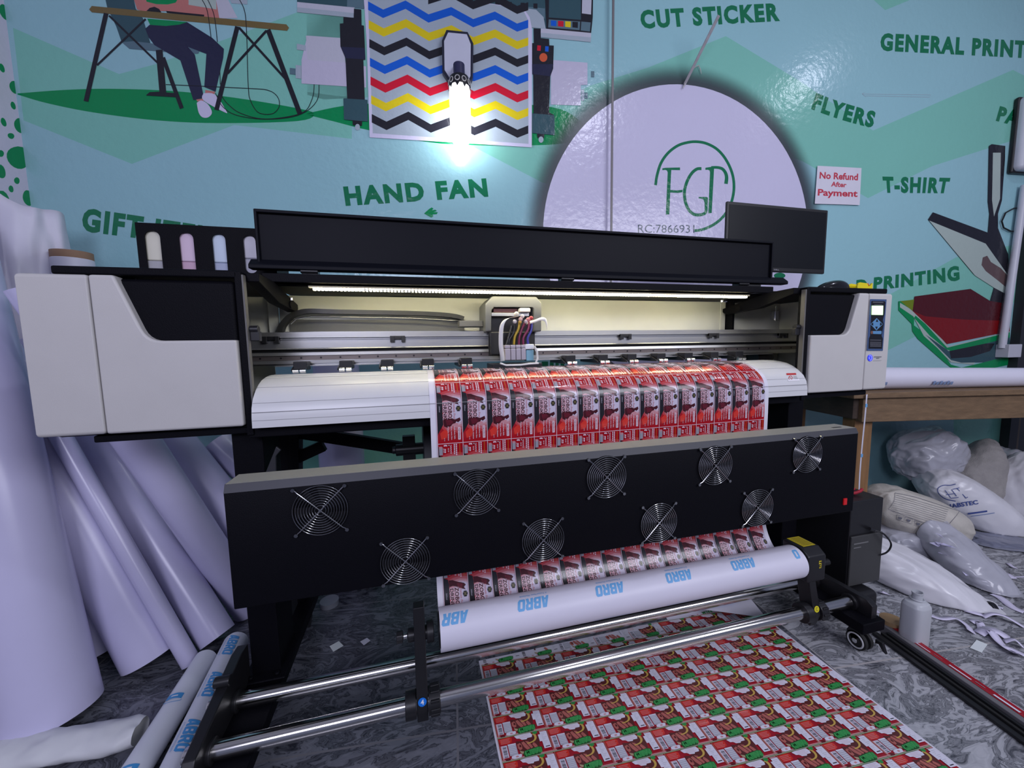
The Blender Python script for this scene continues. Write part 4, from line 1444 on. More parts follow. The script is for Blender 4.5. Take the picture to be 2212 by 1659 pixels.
class Sheet:
    """Collects print in label units: (points, triangles, material, layer)."""

    def __init__(self):
        self.items = []
        self.k = 0

    def add(self, a, b, k):
        return Vector((a, b, 0))

    def poly(self, pts, m, step=True):
        self.k += 1 if step else 0
        self.items.append(([Vector(p).to_2d() if len(p) > 2 else Vector(p) for p in pts], [tuple(t) for t in tessellate_polygon([[Vector((p[0], p[1], 0)) for p in pts]])], m, self.k))

    def rect(self, a, b, c, d, m, step=True):
        self.poly([(a, b), (c, b), (c, d), (a, d)], m, step)

    def text(self, s, o, dx, dy, m, bold=0.02, step=True, space=1.0, shear=0.0, res=2):
        """Line of type: o lower left corner, dx along the line, dy up."""
        self.k += 1 if step else 0
        vs, fs, _ = text_shape(s, bold, space, shear, res)
        o, dx, dy = Vector(o), Vector(dx), Vector(dy)
        self.items.append(([o + dx * u + dy * v for u, v in vs], fs, m, self.k))

    def line(self, pts, w, m, step=True):
        mb = MB()
        a = Art(mb, lambda x, y, k: Vector((x, y, 0)))
        a.line(pts, w, m)
        self.k += 1 if step else 0
        self.items.append(([p.to_2d() for p in mb.v], mb.f, m, self.k))


def cut_items(items, cuts, axis=1):
    """Split flat print along lines so that it can be bent."""
    out = []
    for vs, fs, m, k in items:
        bm = bmesh.new()
        bv = [bm.verts.new((p[0], p[1], 0)) for p in vs]
        for f in fs:
            try:
                bm.faces.new([bv[i] for i in f])
            except ValueError:
                pass
        lo, hi = min(p[axis] for p in vs), max(p[axis] for p in vs)
        no = (0, 1, 0) if axis else (1, 0, 0)
        for c in cuts:
            if lo < c < hi:
                bmesh.ops.bisect_plane(bm, geom=bm.verts[:] + bm.edges[:] + bm.faces[:], plane_co=(c * no[0], c * no[1], 0), plane_no=no)
        bm.verts.index_update()
        out.append(([Vector((v.co.x, v.co.y)) for v in bm.verts], [tuple(v.index for v in f.verts) for f in bm.faces], m, k))
        bm.free()
    return out


# --- one drink label, u across, v along the web
zl_ = Sheet()
zl_.rect(0, 0, 1, 1, ZRD)
zl_.poly([(0.2, .19), (.45, .16), (.7, .15), (1, .17), (1, .84), (.8, .85), (.6, .80), (.4, .84), (.2, .76)], mat('label_rose_red', (0.46, 0.05, 0.06), 0.24, coat=0.3))
zl_.poly([(0.25, .23), (.45, .20), (.7, .19), (1, .21), (1, .79), (.8, .81), (.6, .77), (.4, .80), (.25, .72)], mat('label_rose', (0.48, 0.12, 0.14), 0.24, coat=0.3))
zl_.poly([(0.28, .27), (.45, .24), (.7, .225), (1, .25), (1, .74), (.8, .76), (.6, .73), (.4, .75), (.28, .68)], ZPK)
zl_.poly([(0.45, .29), (.7, .255), (1, .28), (1, .70), (.8, .725), (.6, .70)], mat('label_pale_mauve', (0.54, 0.38, 0.44), 0.24, coat=0.3))
zl_.poly([(0.58, .31), (.8, .28), (1, .31), (1, .66), (.85, .69), (.62, .66)], ZLV)
zl_.poly([(0, .06), (.05, .05), (.06, .19), (.22, .22), (.25, .30), (.24, .56), (.26, .70), (0, .88)], ZBK)
zl_.rect(.06, .06, .20, .19, ZGY)
zl_.rect(.06, .05, .17, .085, ZPK)
zl_.poly([(.24, .23), (.4, .235), (.6, .27), (.85, .30), (.92, .33), (.84, .36), (.9, .40), (.7, .37), (.62, .35), (.4, .32), (.26, .33)], ZMA)
zl_.poly([(.55, .28), (.8, .31), (.75, .38), (.6, .36)], ZMD)
zl_.poly([(.26, .62), (.45, .60), (.62, .61), (.72, .63), (.92, .60), (.95, .645), (.84, .68), (.78, .66), (.70, .71), (.56, .73), (.42, .755), (.28, .73)], ZMA)
zl_.poly([(.35, .63), (.55, .63), (.66, .67), (.56, .71), (.40, .72)], ZMD)
zl_.poly([(.55, .735), (.62, .70), (.76, .685), (.86, .695), (.80, .735)], ZPK)
zl_.rect(.02, .80, .30, .99, ZRB) if False else None
zl_.poly([(.12, .84), (.3, .78), (.46, .82), (.36, .92), (.16, .94)], ZRB)
# name of the drink, outlined in pale pink
for s_, u0, v0, v1, h in (('DRINK', .27, .355, .625, .145), ('ZOBO', .455, .345, .605, .165)):
    zl_.text(s_, (u0 - .018, v0 - .008), (0, v1 - v0 + .016), (h + .036, 0), ZLP, 0.095)
    zl_.text(s_, (u0, v0), (0, v1 - v0), (h, 0), ZMA, 0.03)
zl_.text('Deluxe Fruit', (.665, .36), (0, .27), (.085, 0), ZPK, 0.02, shear=0.3)
zl_.poly([(.77, .455), (.82, .415), (.92, .415), (.97, .455), (.92, .50), (.82, .50)], ZBK)
zl_.line([(.82, .435), (.92, .48)], .02, ZGOLD)
zl_.line([(.92, .435), (.82, .48)], .02, ZGOLD)
zl_.text('500ml', (.10, .41), (0, .09), (.055, 0), ZGY, 0.02)
zl_.rect(.825, .755, .93, .955, ZLP)
zl_.text('Ingredients', (.845, .77), (0, .17), (.06, 0), ZMA, 0.02)
for s_, u0, v0, v1 in (('Pineapple, Cinnamon', .41, .735, .96), ('Ginger, Lemon, Clove', .54, .735, .95), ('Roselle leaves, Garlic,', .665, .735, .945)):
    zl_.text(s_, (u0, v0), (0, v1 - v0), (.055, 0), ZLP, 0.035)
zl_.text('0.75', (.27, .915), (0, .05), (.03, 0), ZLP, 0.02)
for u0, v0, v1, w_, m in ((.86, .02, .20, .03, ZOR), (.72, .02, .21, .045, ZLP), (.64, .02, .19, .045, ZLP), (.53, .03, .18, .018, ZLP), (.50, .04, .18, .014, ZLP), (.40, .08, .15, .05, ZPK), (.27, .09, .16, .05, ZLP), (.22, .08, .155, .035, ZPK)):
    n_ = max(2, int((v1 - v0) / 0.03))
    zl_.k += 1
    for i in range(n_):
        a_ = v0 + (v1 - v0) * i / n_
        zl_.rect(u0, a_, u0 + w_, a_ + (v1 - v0) / n_ * .8, m, False)
zl_.poly([(.24, .03), (.30, .022), (.38, .03), (.38, .05), (.30, .045), (.25, .05)], ZLP)
zl_.poly(arc_pts(.45, .035, .035, .015, 0, 340, 10), ZBK)
zl_.poly(arc_pts(.45, .035, .022, .009, 0, 340, 10), ZLP)
# thin cutting lines
zl_.rect(0, 0, .022, 1, ZLP)
zl_.rect(0, 0, 1, .009, ZLP, False)

path = [p for p in reversed(PROF[:11])]
path = [(y - 0.0005, z + 0.0006) for y, z in path]
path += [(1.0968, 0.80), (1.0965, 0.70), (1.096, 0.60), (1.095, 0.50), (1.091, 0.43), (1.080, 0.375), (1.058, 0.333), (1.026, 0.303)]
pp = [Vector(p) for p in path]
pathd = [pp[0]]
for p in spline([tuple(q) for q in pp], 5)[1:]:
    pathd.append(p)
cum = [0.0]
for a, b in zip(pathd, pathd[1:]):
    cum.append(cum[-1] + (b - a).length)
i0 = min(range(len(pathd)), key=lambda i: abs(pathd[i].x - 1.137) + abs(pathd[i].y - .945))
cum = [c - cum[i0] for c in cum]
WX0, WX1, LW_, LH = 0.055, 1.208, None, 0.182
LWD = (WX1 - WX0) / 16


def web(x, s, k):
    i = 0
    while i < len(cum) - 2 and cum[i + 1] < s:
        i += 1
    t = (s - cum[i]) / (cum[i + 1] - cum[i])
    p = pathd[i].lerp(pathd[i + 1], t)
    d = (pathd[i + 1] - pathd[i]).normalized()
    n = Vector((d.y, -d.x))
    if n.x > 0 and n.y < 0.2:
        n = -n
    n = Vector((-abs(n.x), n.y)) if d.y < 0 else n
    return Vector((x, p.x + n.x * 0.00006 * k, p.y + n.y * 0.00006 * k))


wm = MB()
wm.fixn = False
cuts_s = cum[::2] if False else cum
vs, n_ = [], len(cum)
for s in cum:
    vs += [web(0.038, s, 0), web(1.224, s, 0)]
wm.add(vs, [(2 * i, 2 * i + 2, 2 * i + 3, 2 * i + 1) for i in range(n_ - 1)], WEBP)
for row in range(-1, 4):
    s0 = row * LH
    cuts = [(c - s0) / LH for c in cum]
    its = cut_items(zl_.items, cuts)
    smin, smax = cum[0] + 0.02, cum[-1]
    for vs, fs, m, k in its:
        keep = []
        for f in fs:
            vm = sum(vs[i][1] for i in f) / len(f) * LH + s0
            if smin < vm < smax:
                keep.append(f)
        if not keep:
            continue
        used = sorted({i for f in keep for i in f})
        re_ = {j: q for q, j in enumerate(used)}
        for c in range(16):
            wm.add([web(WX0 + (c + vs[i][0]) * LWD, min(max(s0 + vs[i][1] * LH, cum[0]), smax), k + 1) for i in used], [tuple(re_[i] for i in f) for f in keep], m)
wo = wm.build('printed_label_web', smooth=True, angle=60)
tag(wo, 'wide web of red drink labels hanging from the printer bed down behind the dryer bar', 'printed sheet')

# --- roll on the take-up
BRAND = mat('pale_blue_brand_print', (0.14, 0.38, 0.68), 0.4)
BRANDD = mat('blue_brand_print', (0.06, 0.30, 0.62), 0.4)


def cyl_fn(p0, p1, r, ref):
    p0, p1 = Vector(p0), Vector(p1)
    d = (p1 - p0).normalized()
    a = (Vector(ref) - d * Vector(ref).dot(d)).normalized()
    b = d.cross(a)
    return lambda s, h, k: p0 + d * s + (a * cos(h / r) + b * sin(h / r)) * (r + 0.0003 + 0.00005 * k)


BLOCK = (
    ([(0, 0), (.26, 1), (.78, 1), (1.02, 0), (.66, 0), (.62, .18), (.40, .18), (.36, 0)], ([(.45, .36), (.57, .36), (.51, .72)],)),
    ([(0, 0), (0, 1), (.75, 1), (.95, .88), (.95, .62), (.86, .52), (1, .40), (1, .12), (.82, 0)], ([(.34, .60), (.60, .60), (.60, .78), (.34, .78)], [(.34, .20), (.62, .20), (.62, .40), (.34, .40)])),
    ([(0, 0), (0, 1), (.78, 1), (.98, .86), (.98, .56), (.84, .44), (1.02, 0), (.64, 0), (.50, .34), (.36, .34), (.36, 0)], ([(.36, .56), (.62, .56), (.62, .78), (.36, .78)],)),
    ([(.10, 0), (0, .14), (0, .86), (.10, 1), (.80, 1), (1, .80), (1, .20), (.80, 0)], ([(.36, .22), (.64, .22), (.64, .78), (.36, .78)],)),
)


def wrap(mb, fn, sheet, step=0.0025):
    """Lay collected print round a cylinder, split finely so that it follows the curve."""
    cuts = [i * step for i in range(-60, 61)]
    for vs, fs, m, k in cut_items(sheet.items, cuts):
        mb.add([fn(p[0], p[1], k) for p in vs], fs, m)


def brand(mb, fn, s0, h0, L, H, flip, m, small=True, smax=9):
    sh_ = Sheet()
    if flip:
        tl, tr, bl, br = ((s0 + L, h0), (s0, h0), (s0 + L, h0 + H), (s0, h0 + H))
    else:
        tl, tr, bl, br = ((s0, h0 + H), (s0 + L, h0 + H), (s0, h0), (s0 + L, h0))
    tl, tr, bl, br = (Vector(p) for p in (tl, tr, bl, br))
    if flip:
        tl, tr, bl, br = bl, br, tl, tr

    def to(u, v):
        u2 = u + 0.09 * (v - .5)
        p = (bl * (1 - u2) + br * u2) * (1 - v) + (tl * (1 - u2) + tr * u2) * v
        return (p.x, p.y)
    W_ = .235
    sh_.k += 1
    for i, (outer, holes) in enumerate(BLOCK):
        sh_.poly([to(i * .255 + x * W_, y) for x, y in outer], m, False)
    sh_.k += 1
    for i, (outer, holes) in enumerate(BLOCK):
        for h in holes:
            sh_.poly([to(i * .255 + x * W_, y) for x, y in h], PAPER, False)
    if small:
        o = to(.05, -.42)
        dx = Vector(to(.95, -.42)) - Vector(o)
        dy = Vector(to(.05, -.20)) - Vector(o)
        sh_.text('A Trusted Name Worldwide', o, dx, dy, m, 0.0)
    sh_.items = [q for q in sh_.items if max(p[0] for p in q[0]) < smax and min(p[0] for p in q[0]) > 0]
    wrap(mb, fn, sh_)


tk = thing('take_up_roll', (0.62, YR, ZRO - RR), 'white paper roll with pale blue lettering, held by the two black arms of the printer', 'paper roll')
rb = MB()
rb._lathe([(RR - 0.004, 0.004), (RR, 0.0), (RR, 1.186), (RR - 0.004, 1.182), (RR - 0.006, 1.182)], Vector((0.037, YR, ZRO)), Vector((1, 0, 0)), 64, PAPER)
rb.build('paper', parent=tk, angle=30)
co = MB()
co.cyl((0.034, YR, ZRO), (1.226, YR, ZRO), RR - 0.009, n=32)
co.build('core', PLAST, tk)
tx = MB()
tx.fixn = False
fn = cyl_fn((0.037, YR, ZRO), (1.22, YR, ZRO), RR, (0, -0.35, 1))
for px in (975, 1148, 1307, 1450, 1583, 1708):
    s0 = P(px, 1400, y=YR).x - 0.037 - 0.045
    tx = MB()
    tx.fixn = False
    brand(tx, fn, s0, -0.004, 0.088, 0.030, True, BRAND, smax=1.184)
    tx.build('brand_lettering', BRAND, tk, smooth=False)
tx = MB()
tx.fixn = False
fn2 = cyl_fn((0.037, YR, ZRO), (1.22, YR, ZRO), RR, (0, -1, -0.45))
a2 = Art(tx, fn2)
for s0 in (.16, .42, .66, .9):
    a2.line([(s0, 0.012), (s0 + .12, 0.012)], 0.0015, BRAND)
tx.build('small_lettering', BRAND, tk, smooth=False)


# --- paper rolls in general
def roll_mesh(mb, p0, p1, r0, r1=None, m=PAPER, n=40, hollow=0.06, th=0.006, seg=14, wob=0.0, seed=0):
    p0, p1 = Vector(p0), Vector(p1)
    r1 = r1 or r0
    L = (p1 - p0).length
    d = (p1 - p0) / L
    a = d.cross(Vector((0, 0, 1)))
    if a.length < 1e-3:
        a = Vector((1, 0, 0))
    a.normalize()
    b = d.cross(a)
    prof = [(r0 * .999 - th, hollow), (r0 - th, 0.0), (r0, 0.0)] + [(r0 + (r1 - r0) * i / seg, L * i / seg) for i in range(1, seg)] + [(r1, L), (r1 - th, L), (r1 * .999 - th, L - hollow)]
    vs, fs = [], []
    N = len(prof)
    for r, h in prof:
        for k in range(n):
            t = 2 * pi * k / n
            rr = r * (1 + wob * noise.noise(Vector((cos(t) * 1.3 + seed, sin(t) * 1.3, h * 2.2))))
            vs.append(p0 + d * h + (a * cos(t) + b * sin(t)) * rr)
    for i in range(N - 1):
        for k in range(n):
            l = (k + 1) % n
            fs.append((i * n + k, i * n + l, (i + 1) * n + l, (i + 1) * n + k))
    fs.append(tuple(reversed(range(n))))
    fs.append(tuple(range((N - 1) * n, N * n)))
    mb.add(vs, fs, m)


def lean_roll(foot, mid, L, r0, r1, label, name='paper_roll', group=None, m=PAPERG, wob=0.05, seed=0, core=False):
    f, q = Vector(foot), Vector(mid)
    d = (q - f).normalized()
    lift = r0 * sqrt(max(0, 1 - d.z * d.z))
    f = f + Vector((0, 0, lift))
    mb = MB()
    roll_mesh(mb, f, f + d * L, r0, r1, m, wob=wob, seed=seed, th=0.003)
    o = mb.build(name, angle=32)
    return tag(o, label, 'paper roll', group)


fl0 = lambda a, b, z=0.0: P(a, b, z=z)
GR = 'white paper rolls leaning in the corner'
slide = lambda p, q: Vector((p.x * (1 + q), p.y * (1 + q), 0))
LR = [
    (slide((fl0(118, 1590)), 0.0397), P(-17.3, 1000, y=1.3988), 1.55, 0.1047, 0.0948, 'widest purple-white paper roll, leaning in front of all the others at the picture edge'),
    (slide(fl0(-30, 1582), 0), P(-150, 1200, y=1.36), 1.3, 0.0350, 0.0350, 'narrow white paper roll squeezed in before the widest leaning roll'),
    (slide((fl0(196, 1452) + Vector((-.03, .06, 0))), -0.0001), P(62.2, 1000, y=1.6667), 1.6, 0.0600, 0.0550, 'grey-white paper roll half hidden between the widest roll and the flared roll'),
    (slide((fl0(322, 1452) + Vector((0, .03, 0))), 0.0070), P(98.4, 1000, y=1.5732), 1.55, 0.0847, 0.0542, 'white paper roll flaring wide at its foot, with a bright streak of gloss'),
    (slide((fl0(412, 1428)), -0.0165), P(149.8, 980, y=1.5309), 1.55, 0.0260, 0.0260, 'thinnest leaning paper roll, wedged beside the flared one'),
    (slide((fl0(462, 1400) + Vector((0, .03, 0))), -0.0138), P(197.8, 960, y=1.7479), 1.3, 0.0557, 0.0557, 'smooth white paper roll standing between the thinnest roll and the printer leg'),
    (slide((fl0(538, 1352) + Vector((0, .02, 0))), 0.0395), P(288.8, 952, y=1.5155), 1.3, 0.0577, 0.0577, 'white paper roll whose foot stands just behind the printer leg'),
    (slide((fl0(640, 1320)), 0.0456), P(357.1, 950, y=1.7759), 1.1, 0.0696, 0.0696, 'white paper roll crossing behind the corner of the dryer bar'),
    (slide((fl0(790, 1262)), 0.0015), P(450.4, 960, y=1.8920), 0.86, 0.0600, 0.0600, 'last white leaning roll, showing between the printer leg and a dark gap'),
]
for i, (f, q, L, r0, r1, lab) in enumerate(LR):
    lean_roll(f, q, L, r0, r1, lab, group=None, seed=i * 3.1, wob=0.004)
# crumpled sheets standing on end by the wall, their tops showing over the end cover
cs = MB()


def wrap_sheet(u, v):
    ang = radians(200 + 190 * u)
    top = 1.70 - 0.10 * u + 0.02 * sin(9 * u)
    z = 0.02 + (top - 0.02) * v
    c = Vector((-1.50, 2.06, 0))
    r = 0.115 * (0.85 + 0.15 * (1 - v)) + 0.018 * noise.noise(Vector((u * 5, v * 4, 2.0)))
    p = c + Vector((cos(ang) * r, sin(ang) * r, 0))
    p += Vector((0.02, -0.02, 0)) * noise.noise(Vector((u * 9, v * 9, 5.0)))
    return Vector((p.x, p.y, z))


cs.fixn = False
cs.grid(wrap_sheet, 40, 40, PAPER)
o = cs.build('paper_sheet', angle=60, solid=0.001)
tag(o, 'creased white sheet curled upright in the corner, its top edge folded over', 'paper sheet')
# upright rolls against the mural
ur = thing('paper_roll', P(155, 560, y=2.02).xy.to_3d(), 'white roll with a brown cardboard core end poking up behind the end cover', 'paper roll')
c_ = P(155, 545, y=2.02)
rm = MB()
rm.cyl((c_.x, 2.02, 0.0), (c_.x, 2.02, c_.z - 0.028), 0.063, n=40)
rm.build('paper', PAPER, ur, bevel=0.004)
rm = MB()
rm._lathe([(0.046, -0.10), (0.062, -0.027), (0.062, 0.0), (0.050, 0.0), (0.050, -0.05)], Vector((c_.x, 2.02, c_.z)), Vector((0, 0, 1)), 40, mat('brown_cardboard', (0.30, 0.18, 0.11), 0.7))
rm.build('core', parent=ur)
cu = P(738, 970, y=1.88)
rm = MB()
roll_mesh(rm, (cu.x, 1.88, 0.002), (cu.x - 0.01, 1.93, 1.03), 0.098, 0.098, PAPERG, wob=0.03)
o = rm.build('paper_roll', angle=32)
tag(o, 'thick lavender-white paper roll standing upright behind the printer bed', 'paper roll')

# --- brand-printed rolls on the floor
for i, (fa, fb, r, lab) in enumerate((((444, 1424), (297, 1659), 0.033, 'shorter milky roll with one round blue mark, lying on the floor by the chrome bars'), ((510, 1388), (384, 1659), 0.038, 'milky roll with blue lettering along it, lying against the printer end plate'))):
    a, b = P(*fa, z=r), P(*fb, z=r)
    d = (b - a).normalized()
    b = b + d * (0.22 if i else 0.15)
    t = thing('wrapped_paper_roll', (a + b).xy.to_3d() / 2, lab, 'paper roll')
    mb = MB()
    roll_mesh(mb, a, b, r, r, mat('milky_roll_film', (0.66, 0.68, 0.74), 0.38, var=0.04), wob=0.05, seed=i, seg=24)
    mb.build('paper', parent=t, angle=32)
    tx = MB()
    tx.fixn = False
    fn = cyl_fn(b, a, r * 1.03, (0.35 if i else 0.0, -0.35, 1))
    Lr = (b - a).length
    if i:
        for s0 in (Lr - 0.105, Lr - 0.265, Lr - 0.425, Lr - 0.59):
            tx = MB()
            tx.fixn = False
            brand(tx, fn, s0, -0.022, 0.090, 0.030, True, BRANDD)
            tx.build('brand_lettering', parent=t, smooth=False)
    else:
        for s0 in (Lr - 0.185, Lr - 0.385):
            tx = MB()
            tx.fixn = False
            sh_ = Sheet()
            sh_.poly([(s0, -.020), (s0 + .018, -.020), (s0 + .018, .020), (s0, .020)], BRANDD)
            sh_.poly([(s0 + .007, -.008), (s0 + .011, -.008), (s0 + .011, .008), (s0 + .007, .008)], WHITEINK)
            sh_.line(arc_pts(s0 - .002, 0, .010, .022, 90, 270, 12), .0016, BRANDD)
            wrap(tx, fn, sh_)
            tx.build('brand_mark', parent=t, smooth=False)

# --- flattened tube of paper at the lower edge
fm = MB()
a, b = P(-70, 1668, z=0.0), P(306, 1602, z=0.0)
dd = (b - a).normalized()
sd = Vector((-dd.y, dd.x, 0))


def flat_tube(u, v):
    t = 2 * pi * u
    ww = 0.052 - 0.006 * v
    if v > 0.93:
        ww *= 1 - (v - 0.93) * 4.0
    hgt = 0.030
    n_ = noise.noise(Vector((u * 6, v * 7, 1.0))) * 0.006 + noise.noise(Vector((u * 14, v * 16, 4.0))) * 0.003
    p = a + (b - a) * v + sd * (cos(t) * ww) + Vector((0, 0, hgt + sin(t) * hgt * 0.95 + n_))
    p.z = max(p.z, 0.0015)
    return p


fm.grid(flat_tube, 36, 60, mat('plain_white_paper', (0.62, 0.63, 0.65), 0.5, var=.04), closed_u=True)
o = fm.build('paper_tube', angle=70)
tag(o, 'squashed tube of plain white paper lying on the floor below the leaning rolls', 'paper roll')

# --- printed sheet with snack labels on the floor
PR = mat('snack_red', (0.33, 0.008, 0.020), 0.3, var=0.15, vscale=50)
PDR = mat('snack_dark_red', (0.12, 0.010, 0.014), 0.3)
PGN = mat('snack_green', (0.03, 0.26, 0.06), 0.3)
PGL = mat('snack_light_green', (0.10, 0.42, 0.13), 0.3)
PDG = mat('snack_dark_green', (0.015, 0.09, 0.02), 0.3)
PYE = mat('snack_yellow', (0.55, 0.36, 0.08), 0.3)
PSA = mat('snack_salmon', (0.42, 0.12, 0.10), 0.3, var=0.25, vscale=150)
PBR = mat('snack_brown', (0.10, 0.02, 0.02), 0.3)
PWH = mat('snack_white', (0.68, 0.66, 0.76), 0.3)
PGR = mat('snack_grey', (0.42, 0.42, 0.48), 0.3)
PBL = mat('snack_bar_black', (0.03, 0.025, 0.035), 0.3)
PTAN = mat('snack_tan', (0.40, 0.30, 0.18), 0.3)
PPK = mat('snack_pink', (0.55, 0.25, 0.26), 0.3)
sl = Sheet()
sl.rect(0, 0, 1, 1, PR)
sl.rect(0, .90, 1, .945, PPK)
sl.rect(0, .945, 1, 1, PGN)
sl.rect(0, .972, 1, .985, PTAN)
sl.poly([(.02, .04), (.22, .0), (.28, .06), (.27, .24), (.18, .30), (.04, .27)], ZRB)
for i in range(4):
    sl.rect(.05, .07 + i * .055, .24 - .02 * (i % 2), .085 + i * .055, PPK)
sl.rect(.025, .33, .055, .90, PPK)
sl.rect(.045, .34, .15, .84, PWH)
sl.k += 1
random.seed(3)
y_ = .37
while y_ < .80:
    h_ = random.choice((.012, .02, .03))
    sl.rect(.06, y_, .135, y_ + h_, PBL, False)
    y_ += h_ + random.choice((.012, .018, .026))
sl.rect(.17, .32, .33, .80, PGR)
sl.rect(.17, .32, .33, .37, PWH)
for i in range(5):
    sl.rect(.185, .41 + i * .07, .315, .425 + i * .07, PWH, i == 0)
sl.poly([(.20, .82), (.26, .80), (.38, .80), (.40, .84), (.37, .94), (.24, .95), (.19, .90)], PWH)
sl.poly([(.27, .85), (.32, .84), (.33, .90), (.28, .91)], PPK)
sl.poly(arc_pts(.12, .93, .05, .05, 0, 340, 10), PDR)
sl.poly([(.34, .26), (.46, .30), (.56, .22), (.74, .10), (.80, .30), (.78, .62), (.70, .80), (.44, .84), (.35, .62)], PBR)
for pts in (((.35, .40), (.41, .36), (.44, .46), (.43, .62), (.38, .66), (.35, .56)), ((.44, .36), (.49, .33), (.54, .50), (.58, .66), (.52, .70), (.47, .56)), ((.52, .32), (.58, .36), (.62, .52), (.64, .64), (.60, .68), (.56, .52)), ((.64, .52), (.68, .44), (.72, .56), (.74, .68), (.68, .70))):
    sl.poly(pts, PSA)
sl.poly(arc_pts(.405, .49, .022, .06, 0, 340, 10), PBR)
sl.poly([(.37, .68), (.44, .74), (.50, .82), (.44, .86), (.38, .78)], PTAN)
sl.line([tuple(p) for p in spline([(.55, .44), (.63, .43), (.70, .38), (.74, .28), (.735, .14), (.70, .10)], 4)], .045, PYE)
sl.poly([(.72, -.0), (.80, .0), (.80, .10), (.74, .13), (.70, .06)], PGN)
sl.poly([(.36, .03), (.40, .02), (.66, .02), (.69, .12), (.67, .22), (.58, .22), (.56, .27), (.46, .25), (.43, .18), (.37, .16), (.33, .04)], PWH)
for i in range(4):
    sl.rect(.42, .06 + i * .045, .64 - (i % 2) * .04, .068 + i * .045, PPK, i == 0)
sl.poly([(.42, .84), (.46, .72), (.56, .70), (.74, .66), (.81, .70), (.80, .86), (.74, .96), (.44, .97)], PDG)
sl.poly([(.44, .86), (.48, .74), (.58, .72), (.74, .68), (.79, .74), (.78, .86), (.50, .95)], PGN)
sl.text('PALM', (.785, .705), (-.32, .04), (0, .21), PGL, 0.05, space=1.1)
sl.text('PALM', (.775, .715), (-.30, .04), (0, .19), PGN, 0.02, space=1.1)
sl.poly([(.80, .18), (.85, .18), (.85, .48), (.80, .48)], PWH)
sl.rect(.845, .08, .985, .80, PWH)
sl.rect(.84, .03, .97, .07, PPK)
for i in range(9):
    sl.rect(.865, .15 + i * .06, .955 - .03 * (i % 3), .163 + i * .06, PGR, i == 0)
sl.rect(.88, .715, .965, .75, PBL)
sl.rect(0, 0, .006, 1, PTAN)
sl.rect(0, .99, 1, 1, ZLP, False)

SX0, SX1 = 0.172, 1.262
PW_, PH_ = 0.13525, 0.0615
Yr0 = 0.858
sh = MB()
sh.fixn = False
YT = 1.19


def floor_sheet(x, v, k):
    """v: distance along the floor, before the small skew of the rows."""
    return Vector((x, v, 0.0015 + 0.00006 * k))


def curl(x, s):
    r = 0.020
    t = s / r
    z0 = floor_sheet(x, YT, 0).z
    if t < pi:
        return Vector((x, YT + r * sin(t), z0 + r - r * cos(t)))
    return Vector((x - (s - pi * r) * .25, YT - (s - pi * r), z0 + 2 * r - (s - pi * r) * 0.12))


SHP = mat('sheet_paper', (0.66, 0.64, 0.72), 0.3)
ys = [0.25 + (YT - 0.25) * i / 42 for i in range(43)]
xs_ = [SX0 - 0.002 + (SX1 + 0.002 - SX0 + .002) * i / 24 for i in range(25)]
nx_ = len(xs_)
sh.add([floor_sheet(x, y, 0) for y in ys for x in xs_], [(j * nx_ + i, j * nx_ + i + 1, (j + 1) * nx_ + i + 1, (j + 1) * nx_ + i) for j in range(len(ys) - 1) for i in range(nx_ - 1)], SHP)
cx_ = [x for x in xs_ if x > 0.86]
ncx = len(cx_)
sh.add([curl(x, (0.02 + 0.16 * (x - 0.86) / 0.40) * j / 14) for j in range(15) for x in cx_], [(j * ncx + i, j * ncx + i + 1, (j + 1) * ncx + i + 1, (j + 1) * ncx + i) for j in range(14) for i in range(ncx - 1)], SHP)
qa = [curl(1.26, 0.135), curl(1.12, 0.105), curl(1.14, 0.09), curl(1.265, 0.115)]
sh.add([p + Vector((0, 0, 0.002)) for p in (Vector((1.08, YT - .012, .046)), Vector((1.17, YT - .018, .045)), Vector((1.175, YT - .040, .0435)), Vector((1.07, YT - .030, .0445)))], [(0, 1, 2, 3)], BRAND)
for r in range(-10, 7):
    for c in range(8):
        for vs, fs, m, k in sl.items:
            pts = []
            for p in vs:
                x = SX0 + (c + p[0]) * PW_ + 0.004
                y = Yr0 + (r + 1 - p[1]) * PH_ - 0.06 * (x - SX0) + 0.0615 * 0
                pts.append((x, y))
            if max(q[1] for q in pts) > YT or min(q[1] for q in pts) < 0.26:
                continue
            sh.add([floor_sheet(x, y, k + 1) for x, y in pts], fs, m)
o = sh.build('printed_label_sheet', smooth=True, angle=60)
tag(o, 'red and green snack label sheet spread on the floor under the chrome bars', 'printed sheet')


# ================================================================== THINGS ON AND BY THE WALLS
def wn(px, py, off):
    """Point in front of the mural, off metres out of the wall."""
    r = ray(px, py)
    t = (WO + WN * off - CAM).dot(WN) / r.dot(WN)
    return CAM + r * t


# --- lit bulb lamp on its wall plate
lp0 = wn(988, 190, 0.0)
lamp = thing('wall_lamp', lp0, 'lit white bulb hanging from an eight-sided wall plate on the zigzag print', 'lamp')


def wall_prism(mb, pts_px, o0, o1, m, bev=0):
    """Outline given at the mural, extruded out of the wall."""
    q = [wn(a, b, 0.0) for a, b in pts_px]
    uv = [((p - WO).dot(WU), p.z) for p in q]
    n = len(uv)
    vs = [wuz(u, z, o0) for u, z in uv] + [wuz(u, z, o1) for u, z in uv]
    tr_ = tessellate_polygon([[Vector((p[0], p[1], 0)) for p in uv]])
    mb.add(vs, [tuple(t) for t in tr_] + [tuple(i + n for i in t) for t in tr_] + [(i, (i + 1) % n, n + (i + 1) % n, n + i) for i in range(n)], m)


